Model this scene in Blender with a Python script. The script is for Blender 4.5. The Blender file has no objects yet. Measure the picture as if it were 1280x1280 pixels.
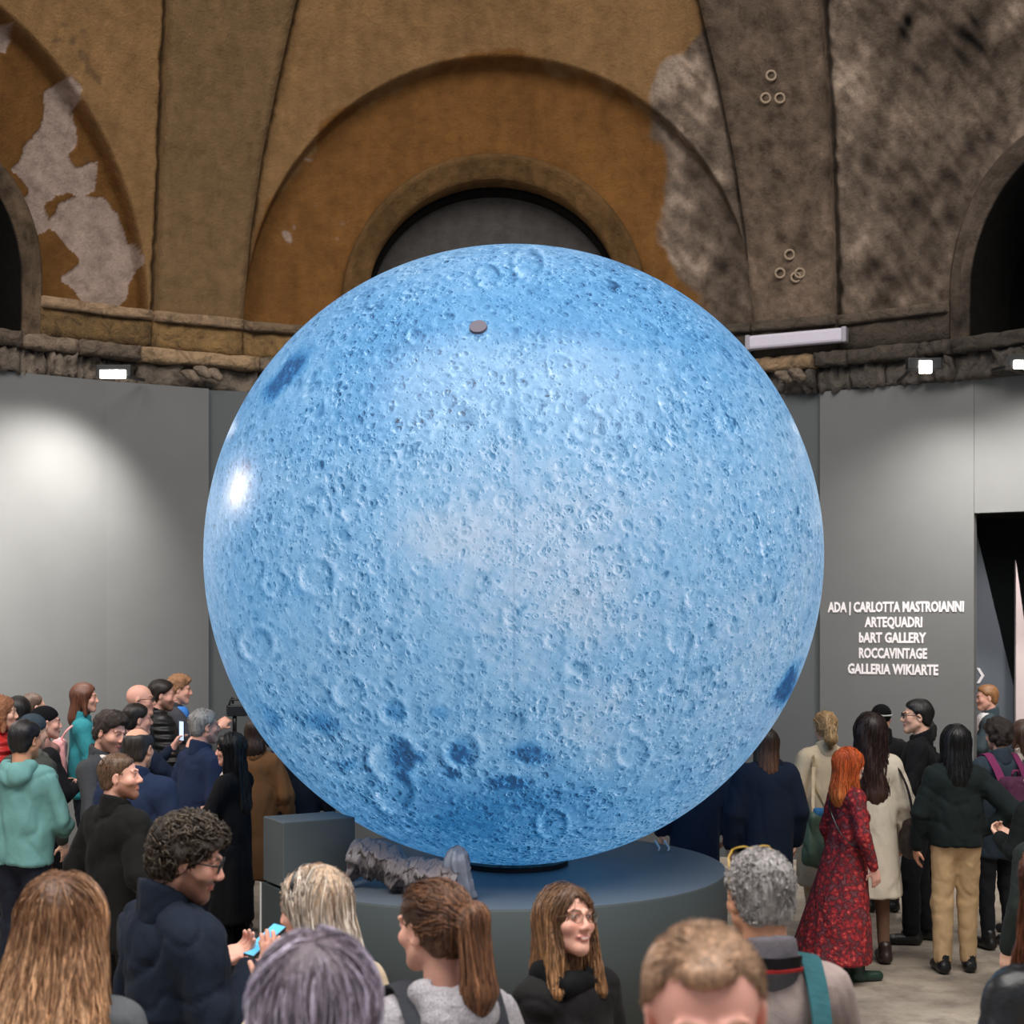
import bpy, math, random
import numpy as np
from mathutils import Matrix, Vector

# ------------------------------------------------------------------ camera, world, large lights, exposure
scene = bpy.context.scene
COL = scene.collection
FPX, YH, CAMZ = 1813.0, 780.0, 2.3          # focal length in px, horizon row, camera height
cam_d = bpy.data.cameras.new('camera'); cam = bpy.data.objects.new('camera', cam_d); COL.objects.link(cam)
cam.location = (0, 0, CAMZ); cam.rotation_euler = (math.pi / 2, 0, 0)
cam_d.sensor_width = 36; cam_d.lens = FPX / 1280 * 36; cam_d.shift_y = (YH - 640) / 1280 * 1.0
cam_d.clip_end = 200
cam_d.dof.use_dof = True; cam_d.dof.focus_distance = 8.0; cam_d.dof.aperture_fstop = 4.5
scene.camera = cam
scene.view_settings.view_transform = 'Standard'; scene.view_settings.look = 'None'
scene.view_settings.exposure = 0.0; scene.view_settings.gamma = 1.0; scene.view_settings.use_curve_mapping = False
world = bpy.data.worlds.new('world'); scene.world = world; world.use_nodes = True
bg = world.node_tree.nodes['Background']; bg.inputs[0].default_value = (0.93, 0.96, 1.0, 1); bg.inputs[1].default_value = 0.38

def area(name, loc, target, size, power, col=(1, 1, 1)):
    d = bpy.data.lights.new(name, 'AREA'); d.shape = 'DISK'; d.size = size; d.energy = power; d.color = col
    o = bpy.data.objects.new(name, d); COL.objects.link(o); o.location = loc
    o.rotation_euler = (Vector(target) - Vector(loc)).to_track_quat('-Z', 'Y').to_euler(); return o
# the hall's large overhead diffused lights, hung high above the visitors
area('overhead_diffused_light', (-4.5, 2.0, 13.0), (-1.5, 6.0, 0.0), 9.0, 1560, (1.0, 0.95, 0.89))
area('overhead_diffused_light', (4.5, 2.0, 13.0), (1.5, 6.0, 0.0), 9.0, 1560, (1.0, 0.95, 0.89))

# ------------------------------------------------------------------ helpers
rng = np.random.default_rng(7)
def lin(c):
    return tuple(((v / 255) / 12.92 if v / 255 <= .04045 else ((v / 255 + .055) / 1.055) ** 2.4) for v in c)
def pix(px, py, Y):                          # a pixel at depth Y -> point
    return np.array([(px - 640) * Y / FPX, Y, CAMZ - (py - YH) * Y / FPX])
def smooth(a, b, x):
    t = np.clip((x - a) / (b - a), 0, 1); return t * t * (3 - 2 * t)

def mesh_np(name, V, Q, mat, parent=None, smooth_sh=True, col=None):
    V = np.asarray(V, np.float32); Q = np.asarray(Q, np.int32)
    me = bpy.data.meshes.new(name); n = len(Q); k = Q.shape[1]
    me.vertices.add(len(V)); me.vertices.foreach_set('co', V.ravel())
    me.loops.add(n * k); me.loops.foreach_set('vertex_index', Q.ravel())
    me.polygons.add(n); me.polygons.foreach_set('loop_start', np.arange(0, n * k, k, dtype=np.int32))
    if smooth_sh: me.polygons.foreach_set('use_smooth', np.ones(n, bool))
    me.update(calc_edges=True)
    if col is not None:
        a = me.attributes.new('Col', 'FLOAT_COLOR', 'POINT')
        c = np.ones((len(V), 4), np.float32); c[:, :np.asarray(col).shape[1]] = col; a.data.foreach_set('color', c.ravel())
    o = bpy.data.objects.new(name, me); COL.objects.link(o)
    if mat is not None: me.materials.append(mat)
    if parent is not None: o.parent = parent
    return o
def mesh_py(name, V, F, mat, parent=None, smooth_sh=False):
    me = bpy.data.meshes.new(name); me.from_pydata([tuple(map(float, v)) for v in V], [], F); me.update()
    if smooth_sh:
        for p in me.polygons: p.use_smooth = True
    o = bpy.data.objects.new(name, me); COL.objects.link(o); me.materials.append(mat)
    if parent is not None: o.parent = parent
    return o
def empty(name, loc=(0, 0, 0), rz=0.0):
    o = bpy.data.objects.new(name, None); COL.objects.link(o); o.empty_display_size = .1
    o.location = [float(v) for v in loc]; o.rotation_euler = (0, 0, rz); return o
def tag(o, label=None, cat=None, group=None, kind=None):
    if label: o['label'] = label
    if cat: o['category'] = cat
    if group: o['group'] = group
    if kind: o['kind'] = kind
    return o
def bevel(o, w, seg=2):
    m = o.modifiers.new('bevel', 'BEVEL'); m.width = w; m.segments = seg; m.limit_method = 'ANGLE'; return o
def box(name, c, h, mat, parent=None, R=None, bev=0.0):
    c = np.array(c, float); h = np.array(h, float)
    V = np.array([[x, y, z] for x in (-1, 1) for y in (-1, 1) for z in (-1, 1)]) * h
    if R is not None: V = V @ np.asarray(R).T
    F = [(0, 1, 3, 2), (4, 6, 7, 5), (0, 4, 5, 1), (2, 3, 7, 6), (0, 2, 6, 4), (1, 5, 7, 3)]
    o = mesh_py(name, V + c, F, mat, parent)
    if bev: bevel(o, bev)
    return o
def tube(name, pts, r, mat, parent=None, sides=8, flat=None, closed=False):
    """swept tube; flat=(vector,k) squeezes the section along that vector"""
    P = np.array(pts, float); n = len(P); rr = np.broadcast_to(np.asarray(r, float), (n,))
    if closed: T = np.roll(P, -1, 0) - np.roll(P, 1, 0)
    else: T = np.gradient(P, axis=0)
    T /= np.linalg.norm(T, axis=1)[:, None] + 1e-9
    up = np.array([0.13, .21, .97]); V = []
    for i in range(n):
        a = np.cross(T[i], up); a /= np.linalg.norm(a) + 1e-9; b = np.cross(a, T[i])
        for j in range(sides):
            t = 2 * math.pi * j / sides; d = (math.cos(t) * a + math.sin(t) * b) * rr[i]
            if flat is not None:
                fv = np.array(flat[0], float); fv /= np.linalg.norm(fv); d = d - fv * (d @ fv) * (1 - flat[1])
            V.append(P[i] + d)
    F = []; m = n if closed else n - 1
    for i in range(m):
        for j in range(sides):
            k = (i + 1) % n
            F.append((i * sides + j, i * sides + (j + 1) % sides, k * sides + (j + 1) % sides, k * sides + j))
    if not closed: F += [tuple(range(sides - 1, -1, -1)), tuple((n - 1) * sides + j for j in range(sides))]
    return mesh_py(name, V, F, mat, parent, True)
def rotz(a): c, s = math.cos(a), math.sin(a); return np.array([[c, -s, 0], [s, c, 0], [0, 0, 1.]])
def rotx(a): c, s = math.cos(a), math.sin(a); return np.array([[1., 0, 0], [0, c, -s], [0, s, c]])
def roty(a): c, s = math.cos(a), math.sin(a); return np.array([[c, 0, s], [0, 1., 0], [-s, 0, c]])

def wav(P, freq, seed, n=7):                 # cheap smooth pseudo-noise in about [-1,1]
    r = np.random.default_rng(seed); out = np.zeros(len(P), np.float32)
    for i in range(n):
        d = r.normal(size=3); d /= np.linalg.norm(d); fr = freq * r.uniform(.5, 1.7)
        w = P @ d.astype(np.float32) * fr + r.uniform(0, 6.28)
        e = r.normal(size=3); e /= np.linalg.norm(e)
        out += np.sin(w + 1.3 * np.sin(P @ e.astype(np.float32) * fr * .6 + r.uniform(0, 6.28)))
    return out / (n ** .5 * 1.4)

# ------------------------------------------------------------------ materials
class NT:
    def __init__(s, name):
        s.m = bpy.data.materials.new(name); s.m.use_nodes = True; s.t = s.m.node_tree; s.n = s.t.nodes; s.l = s.t.links
        s.b = s.n['Principled BSDF']
    def node(s, typ, ins=None, **kw):
        x = s.n.new(typ)
        for k, v in kw.items(): setattr(x, k, v)
        for k, v in (ins or {}).items(): s.put(x.inputs[k], v)
        return x
    def put(s, sock, v):
        if isinstance(v, bpy.types.NodeSocket): s.l.new(v, sock)
        else:
            if sock.type == 'RGBA' and len(v) == 3: v = tuple(v) + (1,)
            sock.default_value = v
    def math(s, op, a, b=0.0, clamp=False):
        x = s.n.new('ShaderNodeMath'); x.operation = op; x.use_clamp = clamp; s.put(x.inputs[0], a); s.put(x.inputs[1], b); return x.outputs[0]
    def vmath(s, op, a, b=None, scale=None):
        x = s.n.new('ShaderNodeVectorMath'); x.operation = op; s.put(x.inputs[0], a)
        if b is not None: s.put(x.inputs[1], b)
        if scale is not None: s.put(x.inputs['Scale'], scale)
        return x
    def mix(s, f, a, b, mode='MIX'):
        x = s.n.new('ShaderNodeMix'); x.data_type = 'RGBA'; x.blend_type = mode
        s.put(x.inputs[0], f); s.put(x.inputs[6], a); s.put(x.inputs[7], b); return x.outputs[2]
    def obj(s): return s.node('ShaderNodeTexCoord').outputs['Object']
    def noise(s, vec, scale, detail=4, rough=.55, dist=0.0):
        return s.node('ShaderNodeTexNoise', {'Vector': vec, 'Scale': scale, 'Detail': detail, 'Roughness': rough, 'Distortion': dist}).outputs['Fac']
    def ramp(s, f, stops):
        x = s.n.new('ShaderNodeValToRGB'); s.put(x.inputs[0], f); e = x.color_ramp.elements
        while len(e) < len(stops): e.new(.5)
        for q, (p, c) in zip(e, stops): q.position = p; q.color = (c if len(c) == 4 else tuple(c) + (1,))
        return x.outputs[0]
    def bump(s, h, st, dist=.01):
        x = s.node('ShaderNodeBump', {'Height': h, 'Strength': st, 'Distance': dist}); s.put(s.b.inputs['Normal'], x.outputs[0])
    def set(s, **kw):
        for k, v in kw.items(): s.put(s.b.inputs[k.replace('_', ' ')], v)
_mc = {}
def M(kind, c, c2=None, rough=None, metal=0.0):
    """cached procedural material; colours are sRGB 0-255"""
    key = (kind, c, c2, rough, metal)
    if key in _mc: return _mc[key]
    t = NT(kind); C = lin(c); o = t.obj()
    def scl(k): return tuple(min(1, v * k) for v in C)
    if kind == 'fabric':
        big = t.noise(o, 7, 3); fine = t.noise(o, 160, 2)
        col = t.mix(big, scl(.78), scl(1.22)); col = t.mix(t.math('MULTIPLY', fine, .4), col, scl(1.25))
        t.set(Base_Color=col, Roughness=rough or .85, Specular_IOR_Level=.15)
        h = t.math('ADD', t.math('MULTIPLY', t.noise(t.node('ShaderNodeMapping', {'Vector': o, 'Scale': (1.0, 1.0, .6)}).outputs[0], 13, 2, .45, .3), 1.0), t.math('MULTIPLY', fine, .10)); t.bump(h, .6, .022)
        t.set(Sheen_Weight=.02)
    elif kind == 'heather':
        fine = t.noise(o, 260, 2, .7); big = t.noise(o, 9, 3)
        col = t.ramp(fine, [(.3, scl(.45)), (.52, C), (.7, scl(1.35))]); col = t.mix(t.math('MULTIPLY', big, .4), col, scl(.7))
        t.set(Base_Color=col, Roughness=.95, Specular_IOR_Level=.1); t.bump(t.noise(o, 18, 3, .5, 1.2), .6, .018)
    elif kind == 'leather':
        n = t.noise(o, 14, 3, .5, .4)
        t.set(Base_Color=t.mix(n, scl(.8), scl(1.2)), Roughness=rough or .38, Specular_IOR_Level=.5); t.bump(n, .45, .02)
    elif kind == 'puffer':
        w = t.node('ShaderNodeTexWave', {'Vector': o, 'Scale': 5.0, 'Distortion': 1.2, 'Detail': 2.0}, bands_direction='Z')
        t.set(Base_Color=t.mix(t.noise(o, 12), scl(.7), scl(1.3)), Roughness=.4); t.bump(w.outputs['Fac'], .7, .03)
    elif kind == 'flowers':
        v = t.node('ShaderNodeTexVoronoi', {'Vector': o, 'Scale': 27.0, 'Randomness': 1.0})
        n = t.noise(o, 34, 4, .65, 1.5)
        f = t.math('ADD', t.math('MULTIPLY', v.outputs['Distance'], .75), t.math('MULTIPLY', t.math('SUBTRACT', n, .42), 1.5))
        col = t.ramp(f, [(.12, lin((196, 92, 84))), (.25, lin((170, 34, 38))), (.45, C), (.62, lin((58, 8, 18))), (.8, lin((120, 60, 66)))])
        t.set(Base_Color=col, Roughness=.8); t.bump(t.noise(o, 12, 3, .5, 1.5), .6, .02)
    elif kind == 'patterned':
        v = t.node('ShaderNodeTexVoronoi', {'Vector': o, 'Scale': 24.0})
        col = t.mix(t.math('GREATER_THAN', v.outputs['Distance'], .38), C, lin(c2)); t.set(Base_Color=col, Roughness=.85)
    elif kind == 'skin':
        a = t.node('ShaderNodeAttribute', attribute_name='Col').outputs['Color']
        n = t.noise(o, 60, 3)
        t.set(Base_Color=t.mix(t.math('MULTIPLY', n, .25), a, (.55, .22, .15)), Roughness=.5, Specular_IOR_Level=.35)
        t.set(Subsurface_Weight=.12, Subsurface_Scale=.01); t.b.inputs['Subsurface Radius'].default_value = (1, .35, .2)
        t.bump(t.noise(o, 220, 2), .12, .002)
    elif kind == 'hair':
        a = t.node('ShaderNodeAttribute', attribute_name='Col').outputs['Color']
        mp = t.node('ShaderNodeMapping', {'Vector': o, 'Scale': (150, 150, 9)}).outputs[0]
        n = t.noise(mp, 1.0, 3, .6, .3)
        col = t.mix(1.0, a, t.ramp(n, [(.3, (.35, .35, .35)), (.5, (.9, .9, .9)), (.72, (1.55, 1.55, 1.55))]), 'MULTIPLY')
        t.set(Base_Color=col, Roughness=.42, Specular_IOR_Level=.45); t.bump(n, .5, .006)
    elif kind == 'curl':
        a = t.node('ShaderNodeAttribute', attribute_name='Col').outputs['Color']
        n = t.noise(o, 75, 4, .6, 2.5)
        col = t.mix(1.0, a, t.ramp(n, [(.3, (.25, .25, .25)), (.52, (.9, .9, .9)), (.75, (1.7, 1.7, 1.7))]), 'MULTIPLY')
        t.set(Base_Color=col, Roughness=.5); t.bump(n, .8, .012)
    elif kind == 'paint':
        n = t.noise(o, 3, 5, .6); f = t.noise(o, 60, 3)
        col = t.mix(n, scl(.92), scl(1.08)); t.set(Base_Color=col, Roughness=rough or .6, Specular_IOR_Level=.3); t.bump(f, .05, .003)
    elif kind == 'plain':
        n = t.noise(o, 30, 3); t.set(Base_Color=t.mix(n, scl(.93), scl(1.07)), Roughness=rough or .5, Metallic=metal)
    elif kind == 'glow':
        t.set(Base_Color=C, Emission_Color=C, Emission_Strength=rough or 1.0)
    elif kind == 'glass':
        t.set(Base_Color=(1, 1, 1), Roughness=.02, IOR=1.05, Transmission_Weight=1.0)
    _mc[key] = t.m; return t.m

# ------------------------------------------------------------------ signed-distance modelling (bodies, clothes, hair, bags)
def cone(a, b, ra, rb): return ('c', np.array(a, float), np.array(b, float), ra, rb)
def fcone(a, b, ra, rb, d=(0, 1, 0), k=1.3): return ('f', np.array(a, float), np.array(b, float), ra, rb, np.array(d, float), k)
def ell(c, r, R=None): return ('e', np.array(c, float), np.array(r, float), np.eye(3) if R is None else R)
def rbox(c, h, R=None, rd=.02): return ('b', np.array(c, float), np.array(h, float), np.eye(3) if R is None else R, rd)
def plane(n, c): return ('p', np.array(n, float), c)      # keeps n.p < c when intersected
def pbox(p):
    if p[0] == 'c' or p[0] == 'f':
        r = max(p[3], p[4]); return np.minimum(p[1], p[2]) - r, np.maximum(p[1], p[2]) + r
    if p[0] == 'e': e = np.sqrt(((p[3] * p[2]) ** 2).sum(1)); return p[1] - e, p[1] + e
    if p[0] == 'b': e = np.abs(p[3]) @ p[2]; return p[1] - e, p[1] + e
def pev(p, x, y, z):
    k = p[0]
    if k == 'c' or k == 'f':
        a, b = p[1], p[2]
        x = x - a[0]; y = y - a[1]; z = z - a[2]; ba = b - a
        if k == 'f':
            d, kk = p[5], p[6] - 1; q = (x * d[0] + y * d[1] + z * d[2]) * kk; x = x + q * d[0]; y = y + q * d[1]; z = z + q * d[2]
            ba = ba + d * ((ba @ d) * kk)
        L = max(ba @ ba, 1e-9)
        h = np.clip((x * ba[0] + y * ba[1] + z * ba[2]) / L, 0, 1)
        return np.sqrt((x - ba[0] * h) ** 2 + (y - ba[1] * h) ** 2 + (z - ba[2] * h) ** 2) - (p[3] + (p[4] - p[3]) * h)
    if k == 'p': return x * p[1][0] + y * p[1][1] + z * p[1][2] - p[2]
    c, R = p[1], p[3]; x = x - c[0]; y = y - c[1]; z = z - c[2]
    u = x * R[0, 0] + y * R[1, 0] + z * R[2, 0]; v = x * R[0, 1] + y * R[1, 1] + z * R[2, 1]; w = x * R[0, 2] + y * R[1, 2] + z * R[2, 2]
    if k == 'e':
        r = p[2]; k0 = np.sqrt((u / r[0]) ** 2 + (v / r[1]) ** 2 + (w / r[2]) ** 2)
        k1 = np.sqrt((u / r[0] ** 2) ** 2 + (v / r[1] ** 2) ** 2 + (w / r[2] ** 2) ** 2); return k0 * (k0 - 1) / (k1 + 1e-6)
    if k == 'b':
        rd = p[4]; u = np.abs(u) - p[2][0] + rd; v = np.abs(v) - p[2][1] + rd; w = np.abs(w) - p[2][2] + rd
        return np.sqrt(np.maximum(u, 0) ** 2 + np.maximum(v, 0) ** 2 + np.maximum(w, 0) ** 2) + np.minimum(np.maximum(u, np.maximum(v, w)), 0) - rd
def smin(a, b, k):
    h = np.maximum(k - np.abs(a - b), 0) / k; return np.minimum(a, b) - h * h * k * .25
def field(S, P):
    x, y, z = P[:, 0], P[:, 1], P[:, 2]; f = np.full(len(P), 1e3)
    for op, p, k in S:
        d = pev(p, x, y, z)
        if op == '+': f = smin(f, d, k)
        elif op == '-': f = -smin(-f, d, k)
        else: f = -smin(-f, -d, k)
    return f
def grad(S, P, e=.003):
    g = np.stack([field(S, P + np.eye(3)[i] * e) - field(S, P - np.eye(3)[i] * e) for i in range(3)], 1)
    return g / (np.linalg.norm(g, axis=1)[:, None] + 1e-9)
def axis(lo, hi, step, fines, i):
    out = [lo]; v = lo
    fi = [(f[0][i], f[1][i], f[2]) for f in fines]
    while v < hi:
        st = step
        for a, b, q in fi:
            if a - q <= v <= b: st = min(st, q)
            elif v < a < v + st: st = min(st, max(a - v, q))
        v += st; out.append(v)
    return np.array(out, np.float32)
def surf(S, step, fines=()):
    """mesh of the zero set of S on a rectilinear grid (surface nets)"""
    lo = np.full(3, 1e9); hi = -lo
    for op, p, k in S:
        if op == '+': a, b = pbox(p); lo = np.minimum(lo, a); hi = np.maximum(hi, b)
    m = step * 2.2; lo = lo - m; hi = hi + m
    A = [axis(lo[i], hi[i], step, fines, i) for i in range(3)]
    X, Y, Z = A[0][:, None, None], A[1][None, :, None], A[2][None, None, :]
    f = np.full((len(A[0]), len(A[1]), len(A[2])), 1e3, np.float32)
    for op, p, k in S:
        if p[0] == 'p': sl = (slice(None),) * 3
        else:
            a, b = pbox(p); mm = step * 2.2 + k
            sl = tuple(slice(max(0, int(np.searchsorted(A[i], a[i] - mm)) - 1), int(np.searchsorted(A[i], b[i] + mm)) + 1) for i in range(3))
        d = pev(p, X[sl[0]], Y[:, sl[1]], Z[:, :, sl[2]]).astype(np.float32); g = f[sl]
        if op == '+': f[sl] = smin(g, d, k)
        elif op == '-': f[sl] = -smin(-g, d, k)
        else: f[sl] = -smin(-g, -d, k)
    ins = f < 0; nx, ny, nz = f.shape
    c = np.zeros((nx - 1, ny - 1, nz - 1), np.int8)
    for dx in (0, 1):
        for dy in (0, 1):
            for dz in (0, 1): c += ins[dx:nx - 1 + dx, dy:ny - 1 + dy, dz:nz - 1 + dz]
    act = (c > 0) & (c < 8); I, J, K = np.nonzero(act); n = len(I)
    idx = np.full(act.shape, -1, np.int32); idx[I, J, K] = np.arange(n)
    acc = np.zeros((n, 3)); cnt = np.zeros(n)
    for ax in range(3):
        o1, o2 = [q for q in range(3) if q != ax]
        for u in (0, 1):
            for v in (0, 1):
                q0 = [I, J, K]; q0 = [q.copy() for q in q0]; q0[o1] += u; q0[o2] += v
                q1 = [q.copy() for q in q0]; q1[ax] += 1
                fa = f[tuple(q0)]; fb = f[tuple(q1)]; x = (fa < 0) != (fb < 0)
                t = np.where(x, fa / np.where(x, fa - fb, 1), 0)
                pos = np.stack([A[i][q0[i]] for i in range(3)], 1).astype(float)
                pos[:, ax] += t * (A[ax][q1[ax]] - A[ax][q0[ax]])
                acc += pos * x[:, None]; cnt += x
    V = acc / cnt[:, None]; Q = []
    for ax in range(3):
        o1, o2 = (ax + 1) % 3, (ax + 2) % 3
        s0 = [slice(None)] * 3; s1 = [slice(None)] * 3; s0[ax] = slice(0, -1); s1[ax] = slice(1, None)
        x = ins[tuple(s0)] != ins[tuple(s1)]; G = list(np.nonzero(x))
        ok = (G[o1] > 0) & (G[o2] > 0) & (G[o1] < f.shape[o1] - 1) & (G[o2] < f.shape[o2] - 1); G = [g[ok] for g in G]
        def cell(a, b): q = [g.copy() for g in G]; q[o1] -= a; q[o2] -= b; return idx[tuple(q)]
        quad = np.stack([cell(1, 1), cell(0, 1), cell(0, 0), cell(1, 0)], 1)
        fl = ~ins[tuple(G)]; quad[fl] = quad[fl][:, ::-1]; Q.append(quad)
    Q = np.concatenate(Q); Q = Q[(Q >= 0).all(1)]
    return V, Q
def vnorm(V, Q):
    N = np.zeros_like(V); fn = np.cross(V[Q[:, 2]] - V[Q[:, 0]], V[Q[:, 3]] - V[Q[:, 1]])
    for j in range(4): 
        for a in range(3): N[:, a] += np.bincount(Q[:, j], fn[:, a], len(V))
    return N / (np.linalg.norm(N, axis=1)[:, None] + 1e-12)
def relax(V, Q, it=2, w=.5):
    n = len(V); e0 = Q.ravel(); e1 = np.roll(Q, -1, 1).ravel()
    deg = np.bincount(e0, minlength=n) + np.bincount(e1, minlength=n)
    for _ in range(it):
        S = np.stack([np.bincount(e0, V[e1, a], n) + np.bincount(e1, V[e0, a], n) for a in range(3)], 1)
        V = V * (1 - w) + w * S / np.maximum(deg, 1)[:, None]
    return V
# ------------------------------------------------------------------ the place: floor, grey exhibition walls, old rotunda above
def mat_floor():
    t = NT('worn_stone_floor'); o = t.obj()
    a = t.noise(o, 1.1, 7, .62, .1); b = t.noise(o, 4, 6, .65, .1); c = t.noise(o, 40, 3)
    col = t.ramp(a, [(.3, lin((96, 86, 78))), (.48, lin((150, 138, 124))), (.62, lin((176, 163, 147))), (.8, lin((118, 106, 94)))])
    col = t.mix(t.ramp(b, [(.45, (0, 0, 0)), (.68, (.75, .75, .75))]), col, lin((84, 74, 68)))
    col = t.mix(t.math('MULTIPLY', c, .35), col, lin((196, 184, 168)))
    t.set(Base_Color=col, Roughness=.62); t.bump(b, .15, .015); return t.m
fl = mesh_py('floor', [(-14, -6, 0), (14, -6, 0), (14, 22, 0), (-14, 22, 0), (-14, -6, -.1), (14, -6, -.1), (14, 22, -.1), (-14, 22, -.1)],
             [(0, 1, 2, 3), (7, 6, 5, 4), (0, 4, 5, 1), (1, 5, 6, 2), (2, 6, 7, 3), (3, 7, 4, 0)], mat_floor())
tag(fl, 'worn grey-beige stone floor of the rotunda', kind='structure')

WALLH = 4.55
GREY = M('paint', (103, 104, 104), rough=.75)
GREYD = M('paint', (84, 87, 89), rough=.75)
def facet_wall(name, pts, z0, z1, mat, label, th=.12, parent=None):
    n = len(pts); V = []; F = []
    P = np.array(pts, float); T = np.gradient(P, axis=0); N = np.stack([-T[:, 1], T[:, 0]], 1); N /= np.linalg.norm(N, axis=1)[:, None]
    for i in range(n):
        for q, z in ((P[i], z0), (P[i], z1), (P[i] + N[i] * th, z1), (P[i] + N[i] * th, z0)): V.append((q[0], q[1], z))
    for i in range(n - 1):
        for j in range(4): F.append((i * 4 + j, i * 4 + (j + 1) % 4, i * 4 + 4 + (j + 1) % 4, i * 4 + 4 + j))
    F += [(3, 2, 1, 0), tuple(n * 4 - 4 + j for j in range(4))]
    o = mesh_py(name, V, F, mat, parent)
    if parent is None: tag(o, label, kind='structure')
    return o
wl = [(-6.9, 6.5), (-6.75, 8.6), (-6.2, 10.5), (-5.5, 11.75), (-4.56, 12.87), (-3.75, 13.42), (-2.90, 13.87)]
facet_wall('wall_left', wl, 0, WALLH, GREY, 'curved grey exhibition wall washed by a flood light, left of the moon')
facet_wall('wall_back', [(-2.95, 13.93), (-1.6, 14.35), (0, 14.5), (1.6, 14.42), (3.0, 14.12)], 0, WALLH, GREYD, 'darker grey exhibition wall behind the moon')
wr = facet_wall('wall_right', [(2.985, 14.06), (3.6, 13.70), (4.245, 13.33)], 0, WALLH, GREY, 'grey exhibition wall panel carrying white lettering')
# opening with header, then the wall goes on
facet_wall('wall_side', [(4.25, 13.335), (4.9, 12.95), (5.75, 12.3)], 3.32, WALLH, GREY, 'grey wall header above the dark doorway opening')
facet_wall('wall_side.001', [(5.75, 12.3), (6.3, 11.3), (6.75, 9.6), (6.95, 7.6), (6.95, 6.5)], 0, WALLH, GREY, 'grey exhibition wall beyond the doorway')
# passage behind the opening: black drapes, a grey partition cut along a diagonal shadow edge, a pale inner wall
BLACK = M('fabric', (16, 20, 22))
o = facet_wall('wall_passage', [(3.9, 14.95), (5.3, 15.15), (7.4, 14.7), (7.4, 12.6)], 0, 3.6, BLACK, 'black drape closing the passage behind the doorway')
o = mesh_py('ceiling_passage', [(4.2, 13.62, 3.4), (5.9, 12.5, 3.4), (7.5, 14.9, 3.4), (4.2, 15.2, 3.4), (4.2, 13.62, 3.45), (5.9, 12.5, 3.45), (7.5, 14.9, 3.45), (4.2, 15.2, 3.45)],
            [(0, 1, 2, 3), (7, 6, 5, 4), (0, 4, 5, 1), (1, 5, 6, 2), (2, 6, 7, 3), (3, 7, 4, 0)], BLACK); tag(o, 'black cloth ceiling of the passage', kind='structure')
Yp = 14.6
def slab(name, pix_pts, Y, th, mat, parent=None):
    A = [pix(x, y, Y) for x, y in pix_pts]; n = len(A); B = [a + np.array([0, th, 0]) for a in A]
    return mesh_py(name, A + B, [tuple(range(n))[::-1], tuple(range(n, 2 * n))] + [(i, (i + 1) % n, n + (i + 1) % n, n + i) for i in range(n)], mat, parent)
part = slab('shadow_cut_partition', [(1205, 620), (1215, 642), (1268, 862), (1268, 1065), (1205, 1065)], Yp, .05, M('paint', (98, 105, 114)))  # slanted edge shapes a shadow boundary; the black drape beyond shows as shade
tag(part, 'dark grey partition inside the doorway, its edge cut to a slanted shadow line', 'partition')
a = [(1221, 835), (1224.5, 835), (1230.5, 844.5), (1224.5, 854), (1221, 854), (1226.5, 844.5)]
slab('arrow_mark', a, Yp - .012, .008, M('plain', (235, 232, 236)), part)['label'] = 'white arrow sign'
o = slab('pale_panel', [(1270, 700), (1290, 850), (1340, 850), (1340, 1075), (1270, 1075)], 14.3, .04, M('paint', (212, 196, 196))); tag(o, 'pale pinkish panel standing inside the doorway', 'panel')

pl_ = empty('passage_lamp', (5.0, 13.55, 3.28)); tag(pl_, 'small black lamp under the passage ceiling inside the doorway', 'lamp')
box('housing', (0, 0, .05), (.07, .07, .05), M('plain', (22, 22, 24)), pl_, None, .008); box('lens', (0, 0, -.006), (.05, .05, .006), M('glow', (255, 240, 228), rough=6.0), pl_)
lq = bpy.data.lights.new('passage_beam', 'SPOT'); lq.energy = 70; lq.spot_size = 2.4; lq.spot_blend = 1; lq.shadow_soft_size = .05; lq.color = (1, .93, .9)
oq = bpy.data.objects.new('passage_beam', lq); COL.objects.link(oq); oq.location = (5.0, 13.55, 3.24); oq.rotation_euler = (.35, 0, 0)
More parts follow.
